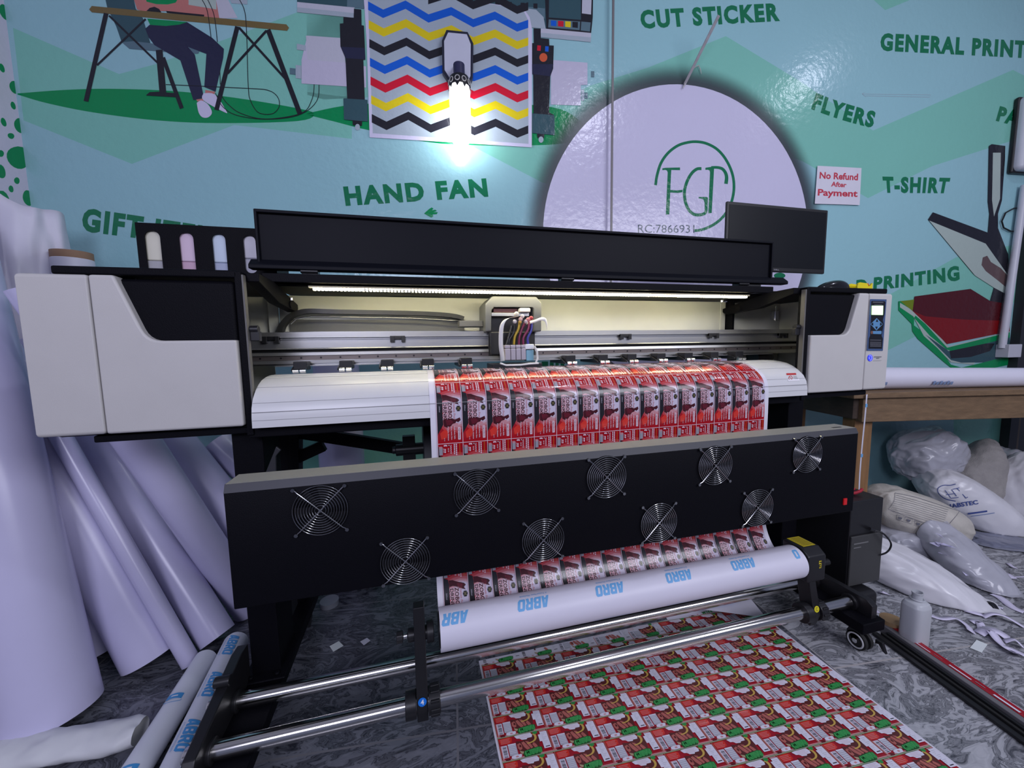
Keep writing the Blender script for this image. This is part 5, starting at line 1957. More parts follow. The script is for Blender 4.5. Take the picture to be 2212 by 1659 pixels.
oc = zb((1088, 240), (1232, 254), (1270, 330), (1266, 560), (1240, 610), (1110, 596), (1062, 520), (1058, 312))
mb = MB()
wall_prism(mb, oc, 0.006, 0.034, mat('lamp_rim_navy', (0.018, 0.02, 0.04), 0.35))
mb.build('plate_rim', parent=lamp, bevel=0.002)
ic = zb((1100, 262), (1226, 274), (1252, 340), (1250, 552), (1232, 588), (1118, 576), (1076, 512), (1073, 320))
mb = MB()
wall_prism(mb, ic, 0.034, 0.038, mat('lamp_plate_white', (0.55, 0.56, 0.66), 0.4))
mb.build('plate', parent=lamp, bevel=0.001)
bx = wn(990, 185, 0.10)
top = wn(992, 166, 0.10)
bot = wn(992, 304, 0.10)
ax = Vector((top.x, top.y, 0))
H_ = top.z - bot.z
mb = MB()
mb.bar(wn(990, 150, 0.036), wn(990, 160, 0.095), 0.045, 0.03, mat('lamp_arm_navy', (0.03, 0.03, 0.08), 0.35))
mb.cyl((top.x, top.y, top.z + 0.055), (top.x, top.y, top.z - 0.02), 0.028, n=20, m=mat('lamp_arm_navy', (0.03, 0.03, 0.08), 0.35))
mb.build('socket', parent=lamp, bevel=0.002)
mb = MB()
RB = 0.053
mb._lathe([(0.030, 0.0), (RB * .9, -0.012), (RB, -0.03), (RB, -0.055), (RB * .98, -0.057)], Vector((top.x, top.y, top.z + .002)), Vector((0, 0, 1)), 36, mat('bulb_collar_black', (0.012, 0.012, 0.016), 0.3))
for k in range(10):
    t = 2 * pi * k / 10
    ctr_ = Vector((top.x + RB * 1.0 * cos(t), top.y + RB * 1.0 * sin(t), top.z - 0.036))
    a_ = Vector((-sin(t), cos(t), 0))
    mb.tube([ctr_ + a_ * 0.011 * cos(2 * pi * j / 14) + Vector((0, 0, 0.011 * sin(2 * pi * j / 14))) for j in range(14)], 0.0022, 6, WHITE, closed=True)
    mb.add([ctr_ + a_ * 0.014 + Vector((cos(t), sin(t), 0)) * .002 + Vector((0, 0, -.016)), ctr_ - a_ * 0.014 + Vector((cos(t), sin(t), 0)) * .002 + Vector((0, 0, -.016)), ctr_ + Vector((cos(t), sin(t), 0)) * .002 + Vector((0, 0, -.040))], [(0, 1, 2)], mat('bulb_collar_black', (0.012, 0.012, 0.016), 0.3))
mb.build('bulb_collar', parent=lamp)
mb = MB()
BULB = mat('lit_bulb', (0.9, 0.9, 0.95), 0.3, var=0, emit=(0.93, 0.96, 1.0), estr=16.0)
mb._lathe([(RB * .94, 0.0), (RB * .96, -H_ * .45), (RB * .93, -H_ * .72), (RB * .8, -H_ * .84), (RB * .5, -H_ * .93), (0.004, -H_ * .95)], Vector((top.x, top.y, top.z - 0.05)), Vector((0, 0, 1)), 36, BULB)
mb.build('bulb', parent=lamp)

# --- paper notice
ns = MB()
ns.fixn = False
nfn = lambda a, b, k: wn(a, b, 0.009 + 0.00006 * k)
AN = Art(ns, nfn)
NRED = mat('notice_red', (0.50, 0.03, 0.06), 0.5)
AN.poly([(1766, 358), (1861, 363), (1857, 443), (1760, 440)], mat('notice_paper', (0.66, 0.64, 0.72), 0.5))
AN.text('No Refund', (1771, 371), (1854, 375), (1770, 386), (1853, 390), NRED, 0.03)
AN.text('After', (1796, 392), (1829, 394), (1795, 403), (1828, 405), NRED, 0.03)
AN.text('Payment', (1767, 408), (1853, 411), (1766, 427), (1852, 430), NRED, 0.03)
o = ns.build('paper_notice', smooth=False)
tag(o, 'small white square notice with red writing stuck on the mural above the monitor', 'notice')

# --- broken piece of trunking hanging out of the wall
tb = thing('loose_trim_strip', wn(1479, 184, 0.008), 'grey plastic trim strip sticking out of the mural below the cut sticker lettering', 'trim strip')
mb = MB()
p0, p1 = wn(1479, 182, 0.012), wn(1553, 33, 0.20)
mb.bar(p0, p1, 0.017, 0.005, mat('grey_plastic_strip', (0.36, 0.34, 0.36), 0.4, var=0.25, vscale=30))
mb.build('strip', parent=tb, bevel=0.001)
mb = MB()
mb.tube([wn(1475, 190, .012), wn(1482, 178, .014), wn(1490, 160, .012), wn(1500, 146, .014), wn(1509, 141, .010), wn(1513, 150, .010), wn(1515, 160, .008)], [0.003, .004, .0025, .002, .0025, .0025, .001], 6, WHITE)
mb.build('torn_edge', parent=tb)

# --- conduit, white fitting, cable and dark frame at the far end of the wall
cd_ = thing('cable_conduit', wn(2165, 770, 0.02), 'white plastic conduit pipe running down the mural into a small square box', 'conduit')
mb = MB()
CW = mat('white_pvc', (0.55, 0.55, 0.62), 0.35)
mb.cyl(wn(2164, 752, 0.03), wn(2214, 400, 0.03), 0.020, n=20)
mb.build('pipe', CW, cd_)
mb = MB()
bxp = [wn(a, b, 0.0) for a, b in zz(1640, 520, 3.858, ((1950, 865), (2035, 862), (2035, 970), (1950, 970)))]
u0, u1 = (bxp[0] - WO).dot(WU), (bxp[1] - WO).dot(WU)
Mx = Matrix.Translation(wuz((u0 + u1) / 2 + .03, 0)) @ Matrix.Rotation(-WA, 4, 'Z')
mb.box(-0.055, 0.055, -0.07, -0.002, bxp[2].z, bxp[0].z, None, Mx)
mb.build('junction_box', CW, cd_, bevel=0.004)
fx_ = thing('wall_fitting', wn(2200, 300, 0.03), 'rounded white plastic fitting on the mural beside the PA lettering', 'wall fitting')
mb = MB()
q0, q1 = wn(2186, 222, 0.0), wn(2186, 368, 0.0)
uu = (q0 - WO).dot(WU)
Mx = Matrix.Translation(wuz(uu + 0.10, 0)) @ Matrix.Rotation(-WA, 4, 'Z')
mb.box(-0.085, 0.085, -0.07, -0.004, q1.z - .02, q0.z + .02, None, Mx)
mb.build('cover', CW, fx_, bevel=0.03, seg=5)
mb = MB()
Mx2 = Matrix.Translation(wuz(uu + 0.10, 0)) @ Matrix.Rotation(-WA, 4, 'Z')
mb.box(-0.092, 0.092, -0.03, -0.002, q1.z - .028, q0.z + .025, None, Mx2)
mb.build('back_plate', PLAST, fx_, bevel=0.012)
mb = MB()
mb.tube([wn(a, b, 0.012) for a, b in ((2206, 449), (2190, 450), (2172, 460), (2164, 478), (2168, 492), (2182, 499), (2196, 501))], 0.0045, 8)
o = mb.build('cable', PLAST)
tag(o, 'short loop of black cable on the mural next to the heat press picture', 'cable')
dm_ = MB()
u2 = (wn(2190, 700, 0) - WO).dot(WU)
Mx = Matrix.Translation(wuz(u2, 0)) @ Matrix.Rotation(-WA, 4, 'Z')
dm_.box(-0.02, 0.05, -0.05, -0.003, 0, 2.02, DARK, Mx)
dm_.box(0.055, 0.085, -0.04, -0.003, 0, 2.02, mat('bare_wood_edge', (0.10, 0.08, 0.06), 0.6), Mx)
dm_.box(0.09, 0.7, -0.03, -0.003, 0, 2.02, PLAST, Mx)
struct(dm_.build('door_1'))

# ================================================================== ON TOP OF THE PRINTER
mo = thing('computer_monitor', (1.59, 1.42, 1.25), 'black flat computer monitor, switched off, standing behind the printer lid', 'monitor')
ym = 1.42
c4 = [P(1571, 438, y=ym), P(1787, 450, y=ym), P(1784, 592, y=ym)]
x0, x1, z0, z1m = c4[0].x, (c4[1].x + c4[2].x) / 2, c4[2].z, (c4[0].z + c4[1].z) / 2
MONB = mat('monitor_black', (0.012, 0.012, 0.013), 0.4)
mb = MB()
mb.box(x0, x1, ym, ym + 0.013, z0, z1m)
mb.box((x0 + x1) / 2 - .12, (x0 + x1) / 2 + .12, ym + .012, ym + 0.045, z0 + .06, z1m - .05)
case = mb.build('case', MONB, mo, bevel=0.005, seg=3)
mb = MB()
mb.box(x0 + 0.012, x1 - 0.012, ym - 0.0012, ym + 0.004, z0 + 0.020, z1m - 0.013)
mb.build('screen', mat('dark_screen', (0.006, 0.007, 0.009), 0.35, spec=.25), mo)
mb = MB()
mb.fixn = False
AM = Art(mb, lambda a, b, k: Vector((a, ym - 0.0014, b)))
AM.text('DELL', (x0 + .262, z0 + .013), (x0 + .292, z0 + .013), (x0 + .262, z0 + .007), (x0 + .292, z0 + .007), mat('logo_grey', (0.25, 0.25, 0.27), 0.4), 0.02)
mb.build('maker_logo', parent=mo, smooth=False)
mb = MB()
xm = 1.50
mb.box(xm - 0.045, xm + 0.045, ym + .03, ym + 0.055, 1.26, z0 + 0.12)
mb.prism([(xm - .13, 1.30), (xm + .13, 1.30), (xm + .13, 1.49), (xm - .13, 1.49)], 1.251, 1.260, ax='z') if False else None
mb.box(xm - 0.07, xm + 0.21, 1.31, 1.49, 1.2515, 1.262)
mb.build('stand', MONB, mo, bevel=0.003)
# mouse
HM_ = (P(1815, 606, y=1.2).z - ZT - .021) * 1.25
ms = MB()
a, b = P(1778, 622, y=1.18), P(1842, 624, y=1.18)
L_ = (b - a).length


def mouse(u, v):
    t = -1 + 2 * v
    w_ = sqrt(max(0, 1 - t * t)) ** 0.75
    ang = pi * u
    xx = (t * .5 + .5) * L_
    hh = HM_ * w_ * (0.55 + 0.45 * v) * sin(ang)
    return Vector((a.x + xx, 1.20 - cos(ang) * 0.030 * w_, ZT + 0.0212 + hh))


ms.grid(mouse, 17, 25)
o = ms.build('computer_mouse', mat('glossy_black_plastic', (0.008, 0.008, 0.010), 0.15))
tag(o, 'glossy black mouse lying on top of the end cover beside the yellow dispenser', 'mouse')
# tape dispenser
td = thing('tape_dispenser', (P(1860, 626, y=1.18).x, 1.18, ZT + .021), 'small bright yellow tape dispenser with orange inside on top of the end cover', 'tape dispenser')
qx0, qx1 = P(1844, 620, y=1.18).x, P(1876, 620, y=1.18).x
wq = qx1 - qx0
mb = MB()
zb0 = ZT + 0.0212
prof = [(qx0, zb0), (qx1, zb0), (qx1, zb0 + .026), (qx1 - .003, zb0 + .027), (qx1 - .012, zb0 + .014), (qx1 - .022, zb0 + .014), (qx1 - .030, zb0 + .025), (qx0 + .012, zb0 + .028), (qx0 + .003, zb0 + .024), (qx0 - .001, zb0 + .012)]
YEL = mat('yellow_plastic', (0.75, 0.62, 0.01), 0.35)
mb.prism(prof, 1.165, 1.172, YEL)
mb.prism(prof, 1.198, 1.205, YEL)
mb.box(qx0 + .002, qx1 - .002, 1.172, 1.198, zb0, zb0 + .006, YEL)
mb.build('body', parent=td, bevel=0.001)
mb = MB()
mb.cyl((qx1 - .017, 1.173, zb0 + .017), (qx1 - .017, 1.197, zb0 + .017), 0.0105, n=20)
mb.build('tape', mat('orange_tape', (0.5, 0.13, 0.03), 0.4), td)

# ================================================================== PC TOWER AND BOX BESIDE THE PRINTER
pc = thing('computer_tower', (1.64, 1.2, 0.10), 'black computer tower with a grey lower front, standing beside the dryer bar', 'computer')
yp = 1.03
px0, px1 = 1.558, 1.722
mb = MB()
mb.box(px0, px1, yp, 1.42, 0.118, 0.452)
mb.build('case', PLAST, pc, bevel=0.004)
mb = MB()
zc = P(1830, 1160, y=yp).z
mb.box(px0 + .002, px1 - .002, yp - 0.008, yp, 0.122, zc)
fp_ = mb.build('front_panel', mat('dark_grey_front', (0.045, 0.045, 0.045), 0.5), pc, bevel=0.003)
mb = MB()
mb.box(px0 + .012, px0 + .085, yp - 0.0095, yp - 0.008, zc - .030, zc - .026, mat('panel_slot_grey', (0.16, 0.16, 0.16), 0.4))
mb.box(px0 + .012, px0 + .05, yp - 0.0095, yp - 0.008, zc - .045, zc - .042, mat('panel_slot_grey', (0.16, 0.16, 0.16), 0.4))
mb.build('slot', parent=fp_)
mb = MB()
cq = lambda a, b, d=0: P(a, b, y=yp - .012 - d)
mb.tube([tuple(p) for p in spline([tuple(cq(1885, 1146)), tuple(cq(1899, 1148, .01)), tuple(cq(1912, 1156, .02)), tuple(cq(1924, 1172, .02)), tuple(cq(1923, 1184, .015)), tuple(cq(1914, 1194, .01)), tuple(cq(1900, 1199, 0))], 5)], 0.003, 8)
mb.cyl(cq(1878, 1142), cq(1892, 1147), 0.006, n=12)
o = mb.build('plug_cable', PLAST, pc)
up = thing('power_box', (1.55, 1.15, 0), 'low rounded black power box with a tiny orange light under the computer tower', 'power box')
mb = MB()
mb.box(1.52, 1.665, 0.985, 1.40, 0.004, 0.112)
mb.build('case', PLAST, up, bevel=0.02, seg=4)
mb = MB()
q = P(1872, 1302, y=0.985)
mb.cyl((q.x, 0.986, min(q.z, .1)), (q.x, 0.981, min(q.z, .1)), 0.0022, n=10)
mb.build('indicator', mat('orange_light', (0.8, 0.4, 0.05), 0.4, emit=(1, 0.55, 0.15), estr=4), up)
# red cloth ties on the tower
rc = MB()
random.seed(11)
for i in range(5):
    a_ = Vector((px0 - .005 + random.uniform(0, .03), yp + .02 + random.uniform(0, .07), 0.456 + i * .003))
    pts = [a_ + Vector((t * .10, sin(t * 5 + i) * .012, abs(sin(t * 4 + i)) * .012)) for t in (0, .25, .5, .75, 1)]
    rc.tube([tuple(p) for p in spline([tuple(p) for p in pts], 5)], 0.0055, 7)
o = rc.build('red_ribbon', mat('red_cloth', (0.35, 0.012, 0.03), 0.7, bump=.2))
tag(o, 'bunch of crumpled red ribbon lying on top of the computer tower', 'ribbon')

# ================================================================== TABLE BY THE WALL
WD = mat('rough_brown_wood', (0.17, 0.105, 0.055), 0.65, var=0.45, vscale=5, bump=0.25, bscale=30, stretch=(1.2, 14, 14))
WDL = mat('orange_brown_wood', (0.24, 0.125, 0.05), 0.65, var=0.4, vscale=5, bump=0.25, bscale=30, stretch=(14, 14, 1.2))
tb_ = thing('work_table', (2.7, 1.55, 0), 'rough brown wooden work table with a thick front board standing against the mural', 'table')
TA, TB = P(1870, 848, z=0.80), P(2212, 840, z=0.80)
td_ = (TB - TA).normalized()
tn = Vector((td_.y, -td_.x, 0))   # toward the room
ta_ = math.atan2(td_.y, td_.x)
MT = Matrix.Translation(Vector((TA.x, TA.y, 0))) @ Matrix.Rotation(ta_, 4, 'Z')
mb = MB()
mb.box(-0.07, 1.85, -0.012, 0.56, 0.772, 0.80, None, MT)
mb.build('table_top', WD, tb_, bevel=0.004)
mb = MB()
mb.box(0.0, 1.80, 0.008, 0.045, 0.652, 0.7715, None, MT)
mb.build('front_board', WD, tb_, bevel=0.004)
mb = MB()
mb.box(-0.028, 0.005, 0.03, 0.52, 0.665, 0.771, None, MT)
mb.build('side_board', mat('dark_brown_wood', (0.06, 0.04, 0.03), 0.7, var=.4, vscale=6, bump=.2, stretch=(14, 1.5, 14)), tb_, bevel=0.003)
for lx, ly in ((0.0, 0.048), (1.68, 0.048), (0.0, 0.46), (1.68, 0.46)):
    mb = MB()
    mb.box(lx + .005, lx + 0.098, ly, ly + 0.07, 0.0, 0.7715, None, MT)
    mb.build('leg', WDL, tb_, bevel=0.003)
# rolls lying on it
w3 = lambda lx, ly, z: MT @ Vector((lx, ly, z))
ta = thing('paper_roll', w3(.6, .10, .80), 'big white paper roll with a faint blue mark lying along the table front', 'paper roll')
mb = MB()
roll_mesh(mb, w3(-0.30, 0.115, 0.800 + 0.062), w3(1.25, 0.085, 0.80 + 0.046), 0.062, 0.044, PAPER, wob=0.04, seed=9)
mb.build('paper', parent=ta, angle=32)
fn = cyl_fn(w3(-0.30, 0.115, 0.862), w3(1.25, 0.085, 0.846), 0.0585, tuple(-(MT.to_3x3() @ Vector((0, 1, 0))) + Vector((0, 0, -.35))))
FB = mat('faint_blue_print', (0.20, 0.28, 0.46), 0.4)
for s0 in (0.36, 0.70):
    mb = MB()
    mb.fixn = False
    sh_ = Sheet()
    for i in range(6):
        sh_.poly([(s0 + i * .018, -.009 + (i % 2) * .004), (s0 + .013 + i * .018, -.009 + (i % 2) * .004), (s0 + .015 + i * .018, .012), (s0 + .002 + i * .018, .012)], FB, i == 0)
    wrap(mb, fn, sh_)
    mb.build('printed_mark', parent=ta, smooth=False)
mb = MB()
roll_mesh(mb, w3(-0.25, 0.27, 0.848), w3(0.64, 0.255, 0.848), 0.046, 0.044, PAPER, wob=0.05, seed=5)
o = mb.build('paper_roll', angle=32)
tag(o, 'shorter white paper roll lying on the table behind the big one', 'paper roll')
# paper strip hanging down by the table leg
mb = MB()
mb.fixn = False
pts = [P(a, b, y=1.3525) for a, b in ((1873, 852), (1869, 900), (1863, 960), (1858, 1020), (1856, 1062))]
vs = []
for p in spline([tuple(q) for q in pts], 4):
    vs += [p + Vector((-0.006, 0, 0)), p + Vector((0.006, .002, 0))]
mb.add(vs, [(2 * i, 2 * i + 1, 2 * i + 3, 2 * i + 2) for i in range(len(vs) // 2 - 1)], PAPER)
for py in (876, 984):
    q = P(1871 - (py - 876) * .09, py, y=1.352)
    mb.box(q.x - .006, q.x + .006, 1.3505, 1.3525, q.z - .008, q.z + .008, BRAND)
o = mb.build('paper_strip', solid=0.0008)
tag(o, 'long thin white paper strip hanging from the table beside its wooden leg', 'paper strip')


# ================================================================== BAGS, BOTTLE AND CUTTINGS ON THE FLOOR
BAGW = mat('white_plastic_bag', (0.66, 0.65, 0.69), 0.28, var=0.05, spec=0.6)
BAGS_ = mat('woven_cream_sack', (0.50, 0.47, 0.42), 0.55, var=0.12, vscale=30, bump=0.2, bscale=300)
BAGB = mat('woven_beige_sack', (0.33, 0.31, 0.30), 0.65, var=0.15, vscale=60, bump=0.3, bscale=260)
BAGC = mat('grey_clear_bag', (0.40, 0.40, 0.45), 0.22, var=0.25, vscale=9, spec=0.6)
BAGD = mat('dark_clear_bag', (0.19, 0.20, 0.27), 0.2, var=0.35, vscale=9, spec=0.6)
BLUEP = mat('bag_blue_print', (0.05, 0.08, 0.27), 0.4)
BLUEF = mat('bag_pale_blue_print', (0.16, 0.22, 0.40), 0.4)
GREYP = mat('sack_grey_print', (0.14, 0.14, 0.17), 0.5)


def bag(center, ax, rad, m, label, seed, fold=0.22, pinch=0.0, name='plastic_bag', cat='bag', nu=150, nv=96, freq=1.6, floor=0.004, group=None, sq=0.75):
    """Soft crumpled bag: long direction ax, half sizes rad, folds by ridged noise."""
    c = Vector(center)
    d = Vector(ax).normalized()
    s = d.cross(Vector((0, 0, 1))).normalized()
    u = s.cross(d)
    mb = MB()
    off = Vector((seed * 7.31, seed * 3.17, seed * 1.93))

    def fn(a, b):
        t = 2 * pi * a
        ph = -pi / 2 + pi * b
        def pw(x):
            return math.copysign(abs(x) ** sq, x)
        x, y, z = pw(sin(ph)), pw(cos(ph)) * pw(cos(t)), pw(cos(ph)) * pw(sin(t))
        k = 1.0 - pinch * max(0.0, x) ** 1.5
        q = Vector((x * rad[0], y * rad[1] * k, z * rad[2] * k))
        w = Vector((q.x * 3.2, q.y * 4.6, q.z * 4.6)) * freq + off
        wa = w + noise.noise_vector(w * 0.8) * 0.55
        f2 = noise.noise(w * 0.45) * 0.75
        d0 = noise.voronoi(wa * 0.95)[0]
        d1 = noise.voronoi(wa * 2.3 + off)[0]
        cr = 0.30 - (d0[1] - d0[0]) * 0.62 - (d1[1] - d1[0]) * 0.26
        f3 = noise.noise(w * 4.0) * 0.08
        q = q * (1 + fold * (cr * 1.3 - 0.25 + f2 + f3))
        p = c + d * q.x + s * q.y + u * q.z
        if p.z < floor:
            p.z = floor + 0.004 * abs(noise.noise(w))
        return p

    mb.grid(fn, nu, nv, m, closed_u=True)
    o = mb.build(name, angle=58)
    tag(o, label, cat, group)
    tree = BVHTree.FromPolygons([tuple(p) for p in mb.v], [tuple(f) for f in mb.f])
    return o, tree


def drape_fn(tree, lift=0.003):
    def fn(a, b, k):
        r = ray(a, b).normalized()
        h = tree.ray_cast(CAM, r)
        if h[0] is None:
            h = (P(a, b, y=1.4), None, None, None)
        return h[0] - r * (lift + 0.0001 * k)
    return fn


D3 = lambda px, py, y: P(px, py, y=y)
dirp = lambda a, b, ya, yb: P(*b, y=yb) - P(*a, y=ya)
# farthest first
bag(D3(1998, 985, 1.62), (0.8, -0.1, 0.35), (0.18, 0.14, 0.15), BAGC, 'grey see-through bag slumped at the back under the table, next to the wooden leg', 1, 0.30)
bag(D3(2085, 1050, 1.58), (0.15, -.25, 1.0), (0.31, 0.19, 0.15), BAGB, 'upright beige woven sack in the middle of the heap under the table', 2, 0.14, pinch=0.45, name='woven_sack', cat='sack')
bag(D3(2150, 1022, 1.56), (0.9, -0.1, 0.2), (0.18, 0.13, 0.16), BAGC, 'grey see-through bag behind the beige woven sack', 3, 0.28)
bag(D3(2200, 1060, 1.42), (0.15, 0.0, 1.0), (0.24, 0.19, 0.17), BAGW, 'white bag standing at the picture edge, its tied neck pointing up', 4, 0.16, pinch=0.75)
bag(D3(2240, 1140, 1.36), (1, -.2, 0.0), (0.22, 0.16, 0.10), BAGC, 'low grey bag lying in front of the standing white bag', 5, 0.25)
o_h, t_h = bag(D3(2092, 1090, 1.42), dirp((2010, 1035), (2170, 1150), 1.52, 1.32), (0.27, 0.155, 0.12), BAGW, 'white carrier bag with blue company lettering and a round monogram', 6, 0.10, name='carrier_bag')
o_s, t_s = bag(D3(1972, 1112, 1.33), dirp((1900, 1078), (2080, 1150), 1.38, 1.26), (0.245, 0.15, 0.115), BAGS_, 'full cream sack printed with a grey table and four small square symbols', 7, 0.10, name='woven_sack', cat='sack')
bag(D3(1975, 1165, 1.30), (1, -.15, -.05), (0.22, 0.14, 0.085), BAGC, 'grey bag squeezed under the printed cream sack', 8, 0.2)
bag(D3(2165, 1188, 1.22), (1, -.5, -.12), (0.19, 0.11, 0.055), BAGD, 'dark see-through bag of cuttings lying in front of the carrier bag', 9, 0.4, freq=2.2)
bag(D3(2078, 1205, 1.10), dirp((2022, 1150), (2140, 1270), 1.20, 1.00), (0.19, 0.090, 0.062), BAGC, 'clear bag stuffed with white paper scraps, between the dark bag and the glossy bag', 10, 0.26, freq=1.9)
o_g, t_g = bag(D3(1990, 1250, 1.08), dirp((1915, 1215), (2110, 1325), 1.20, 0.96), (0.235, 0.12, 0.075), BAGW, 'glossy white plastic bag lying flat on the floor behind the empty bottle', 11, 0.30, pinch=0.55, freq=1.3)
# neck of the carrier bag with its handles, logo and print
pt = MB()
pt.fixn = False
AH = Art(pt, drape_fn(t_h))
hz_ = lambda *p: zz(1890, 900, 5.531, p)
AH.line([tuple(p) for p in spline(hz_((965, 805), (900, 820), (820, 820), (760, 850), (750, 890), (780, 940), (850, 985), (965, 1010)), 5)], 1.7, BLUEP)
AH.line(hz_((838, 880), (905, 970)), 1.6, BLUEP)
AH.line(hz_((850, 935), (960, 918)), 1.4, BLUEP)
AH.line(hz_((915, 870), (975, 950)), 1.6, BLUEP)
AH.line(hz_((905, 975), (1000, 965)), 1.4, BLUEP)
AH.line(hz_((930, 868), (1010, 850)), 1.6, BLUEP)
AH.line(hz_((985, 860), (1090, 975), (1110, 960)), 1.7, BLUEP)
qd = hz_((850, 1052), (1225, 995), (862, 1105), (1240, 1045))
AH.text('HABSTEC', *qd, BLUEP, 0.03)
qd = hz_((1100, 1150), (1340, 1118), (1120, 1172), (1345, 1140))
AH.line([tuple(p) for p in spline(hz_((1110, 1161), (1225, 1146), (1342, 1129)), 8)], 3.6, BLUEP)
AH.line([tuple(p) for p in spline(hz_((1150, 1190), (1290, 1172), (1430, 1150)), 8)], 1.6, BLUEF)
pt.build('bag_print', parent=o_h, smooth=False)
pt = MB()
pt.fixn = False
AK = Art(pt, drape_fn(t_s))
for seg in (((240, 910), (228, 1010), (160, 1105)), ((160, 1105), (300, 1160), (480, 1230), (800, 1335)), ((240, 910), (480, 960), (700, 1030), (1010, 1130)), ((1010, 1130), (960, 1200), (830, 1350))):
    AK.line([tuple(p) for p in spline(hz_(*seg), 8)], 0.8, GREYP)
for i in range(9):
    y0 = 935 + i * 24
    AK.line([tuple(p) for p in spline(hz_((250 - i * 8, y0), (480 - i * 4, y0 + 62), (880 - i * 8, y0 + 180)), 9)], 0.55, GREYP)
for cx_0, cy_0 in ((305, 1215), (405, 1243), (520, 1285), (640, 1322)):
    q = hz_((cx_0 - 45, cy_0 - 42), (cx_0 + 45, cy_0 - 20), (cx_0 + 35, cy_0 + 40), (cx_0 - 48, cy_0 + 14))
    AK.line(list(q) + [q[0]], 0.8, GREYP)
    q = hz_((cx_0 - 28, cy_0 - 22), (cx_0 + 26, cy_0 - 8), (cx_0 + 5, cy_0 + 20), (cx_0 - 22, cy_0 + 4))
    AK.poly(q, GREYP)
pt.build('sack_print', parent=o_s, smooth=False)

# --- empty bottle
bp_ = P(1972, 1392, z=0.0)
bt = thing('empty_bottle', bp_, 'empty milky plastic bottle without a cap standing on the marbled floor', 'bottle')
FROST = mat('milky_bottle_plastic', (0.66, 0.68, 0.72), 0.35, var=0.03, trans=0.35)
hb = P(1972, 1281, y=bp_.y).z
mb = MB()


def bot(u, v):
    t = 2 * pi * u
    prof = [(0.0, 0.0), (.034, 0.002), (.037, .012), (.037, .70 * hb), (.036, .76 * hb), (.030, .82 * hb), (.0165, .86 * hb), (.0155, .88 * hb), (.0155, .97 * hb), (.017, .98 * hb), (.017, hb), (.0145, hb), (.0145, .93 * hb)]
    i = min(int(v * (len(prof) - 1)), len(prof) - 2)
    f = v * (len(prof) - 1) - i
    r = prof[i][0] + (prof[i + 1][0] - prof[i][0]) * f
    z = prof[i][1] + (prof[i + 1][1] - prof[i][1]) * f
    sq_ = 0.62 if z < .83 * hb else 1.0
    cx = math.copysign(abs(cos(t)) ** sq_, cos(t))
    cy = math.copysign(abs(sin(t)) ** sq_, sin(t))
    return bp_ + Vector((cx * r, cy * r * .85, z))


mb.grid(bot, 48, 61, closed_u=True)
mb.build('body', FROST, bt, angle=50)
mb = MB()
mb.tube([bp_ + Vector((0.0182 * cos(2 * pi * k / 30), 0.0182 * sin(2 * pi * k / 30), .875 * hb)) for k in range(30)], 0.002, 8, closed=True)
mb.build('neck_ring', FROST, bt)
# brown parcel tape roll behind it
q = P(1925, 1362, z=0)
mb = MB()
mb._lathe([(0.019, 0.0), (0.034, 0.0), (0.034, 0.045), (0.019, 0.045)], q, Vector((0, 0, 1)), 32, mat('brown_tape', (0.34, 0.22, 0.11), 0.4))
o = mb.build('tape_roll', angle=40)
tag(o, 'roll of brown tape on the floor just behind the bottle', 'tape roll')

# --- strips and scraps of paper
STRIP = mat('paper_cutting', (0.66, 0.62, 0.78), 0.4)


def strip(pts, w, label, name='paper_strip', lift=None, m=STRIP, twist=0.0):
    pts3 = [Vector((*P(a, b, z=0.0).xy, (lift[i] if lift else 0.003))) for i, (a, b) in enumerate(pts)]
    sp = spline([tuple(p) for p in pts3], 6)
    mb = MB()
    vs = []
    for i, p in enumerate(sp):
        d = (sp[min(i + 1, len(sp) - 1)] - sp[max(i - 1, 0)]).normalized()
        s = d.cross(Vector((0, 0, 1))).normalized()
        tw = twist * i / len(sp)
        s2 = s * cos(tw) + Vector((0, 0, 1)) * sin(tw)
        q0, q1 = p - s2 * w / 2, p + s2 * w / 2
        mz = min(q0.z, q1.z)
        dz = max(0, 0.0012 - mz)
        vs += [q0 + Vector((0, 0, dz)), q1 + Vector((0, 0, dz))]
    mb.fixn = False
    mb.add(vs, [(2 * i, 2 * i + 1, 2 * i + 3, 2 * i + 2) for i in range(len(sp) - 1)])
    o = mb.build(name, m, angle=80, solid=0.0006)
    return tag(o, label, 'paper scrap')


rz_ = lambda *p: zz(1890, 1150, 5.531, p)
strip(rz_((1400, 740), (1500, 790), (1640, 900), (1780, 960)), 0.030, 'lavender-white paper strip running out of the clear bag of scraps to the picture edge')
strip(rz_((670, 1000), (790, 1040), (960, 1060), (1110, 1140), (1150, 1210)), 0.024, 'curling white paper strip lying beside the bottle', lift=(.003, .004, .012, .006, .003), twist=0.5)
strip(rz_((1290, 1020), (1400, 1030), (1560, 1060), (1781, 1140)), 0.016, 'thin pale paper strip arching across the floor to the picture edge', lift=(.003, .02, .018, .003))
strip(rz_((1240, 1220), (1350, 1220), (1480, 1330), (1600, 1440), (1720, 1490)), 0.030, 'broad white cutting folded over itself near the white paper square', lift=(.004, .02, .008, .004, .003), twist=0.7)
strip(rz_((1300, 1190), (1450, 1230), (1600, 1290)), 0.036, 'short wide white cutting above the folded one', lift=(.012, .016, .006))
strip(rz_((1510, 1370), (1640, 1410), (1790, 1480)), 0.018, 'straight bright white strip under the folded cutting', lift=(.006, .004, .003))
strip(rz_((1540, 1320), (1660, 1350), (1781, 1400)), 0.02, 'lavender strip looping at the picture edge above the bright straight strip', lift=(.006, .022, .006), twist=0.4)
strip(rz_((1080, 940), (1180, 980), (1310, 1000)), 0.026, 'white paper tab below the black-tipped end of the glossy bag', lift=(.003, .008, .004))
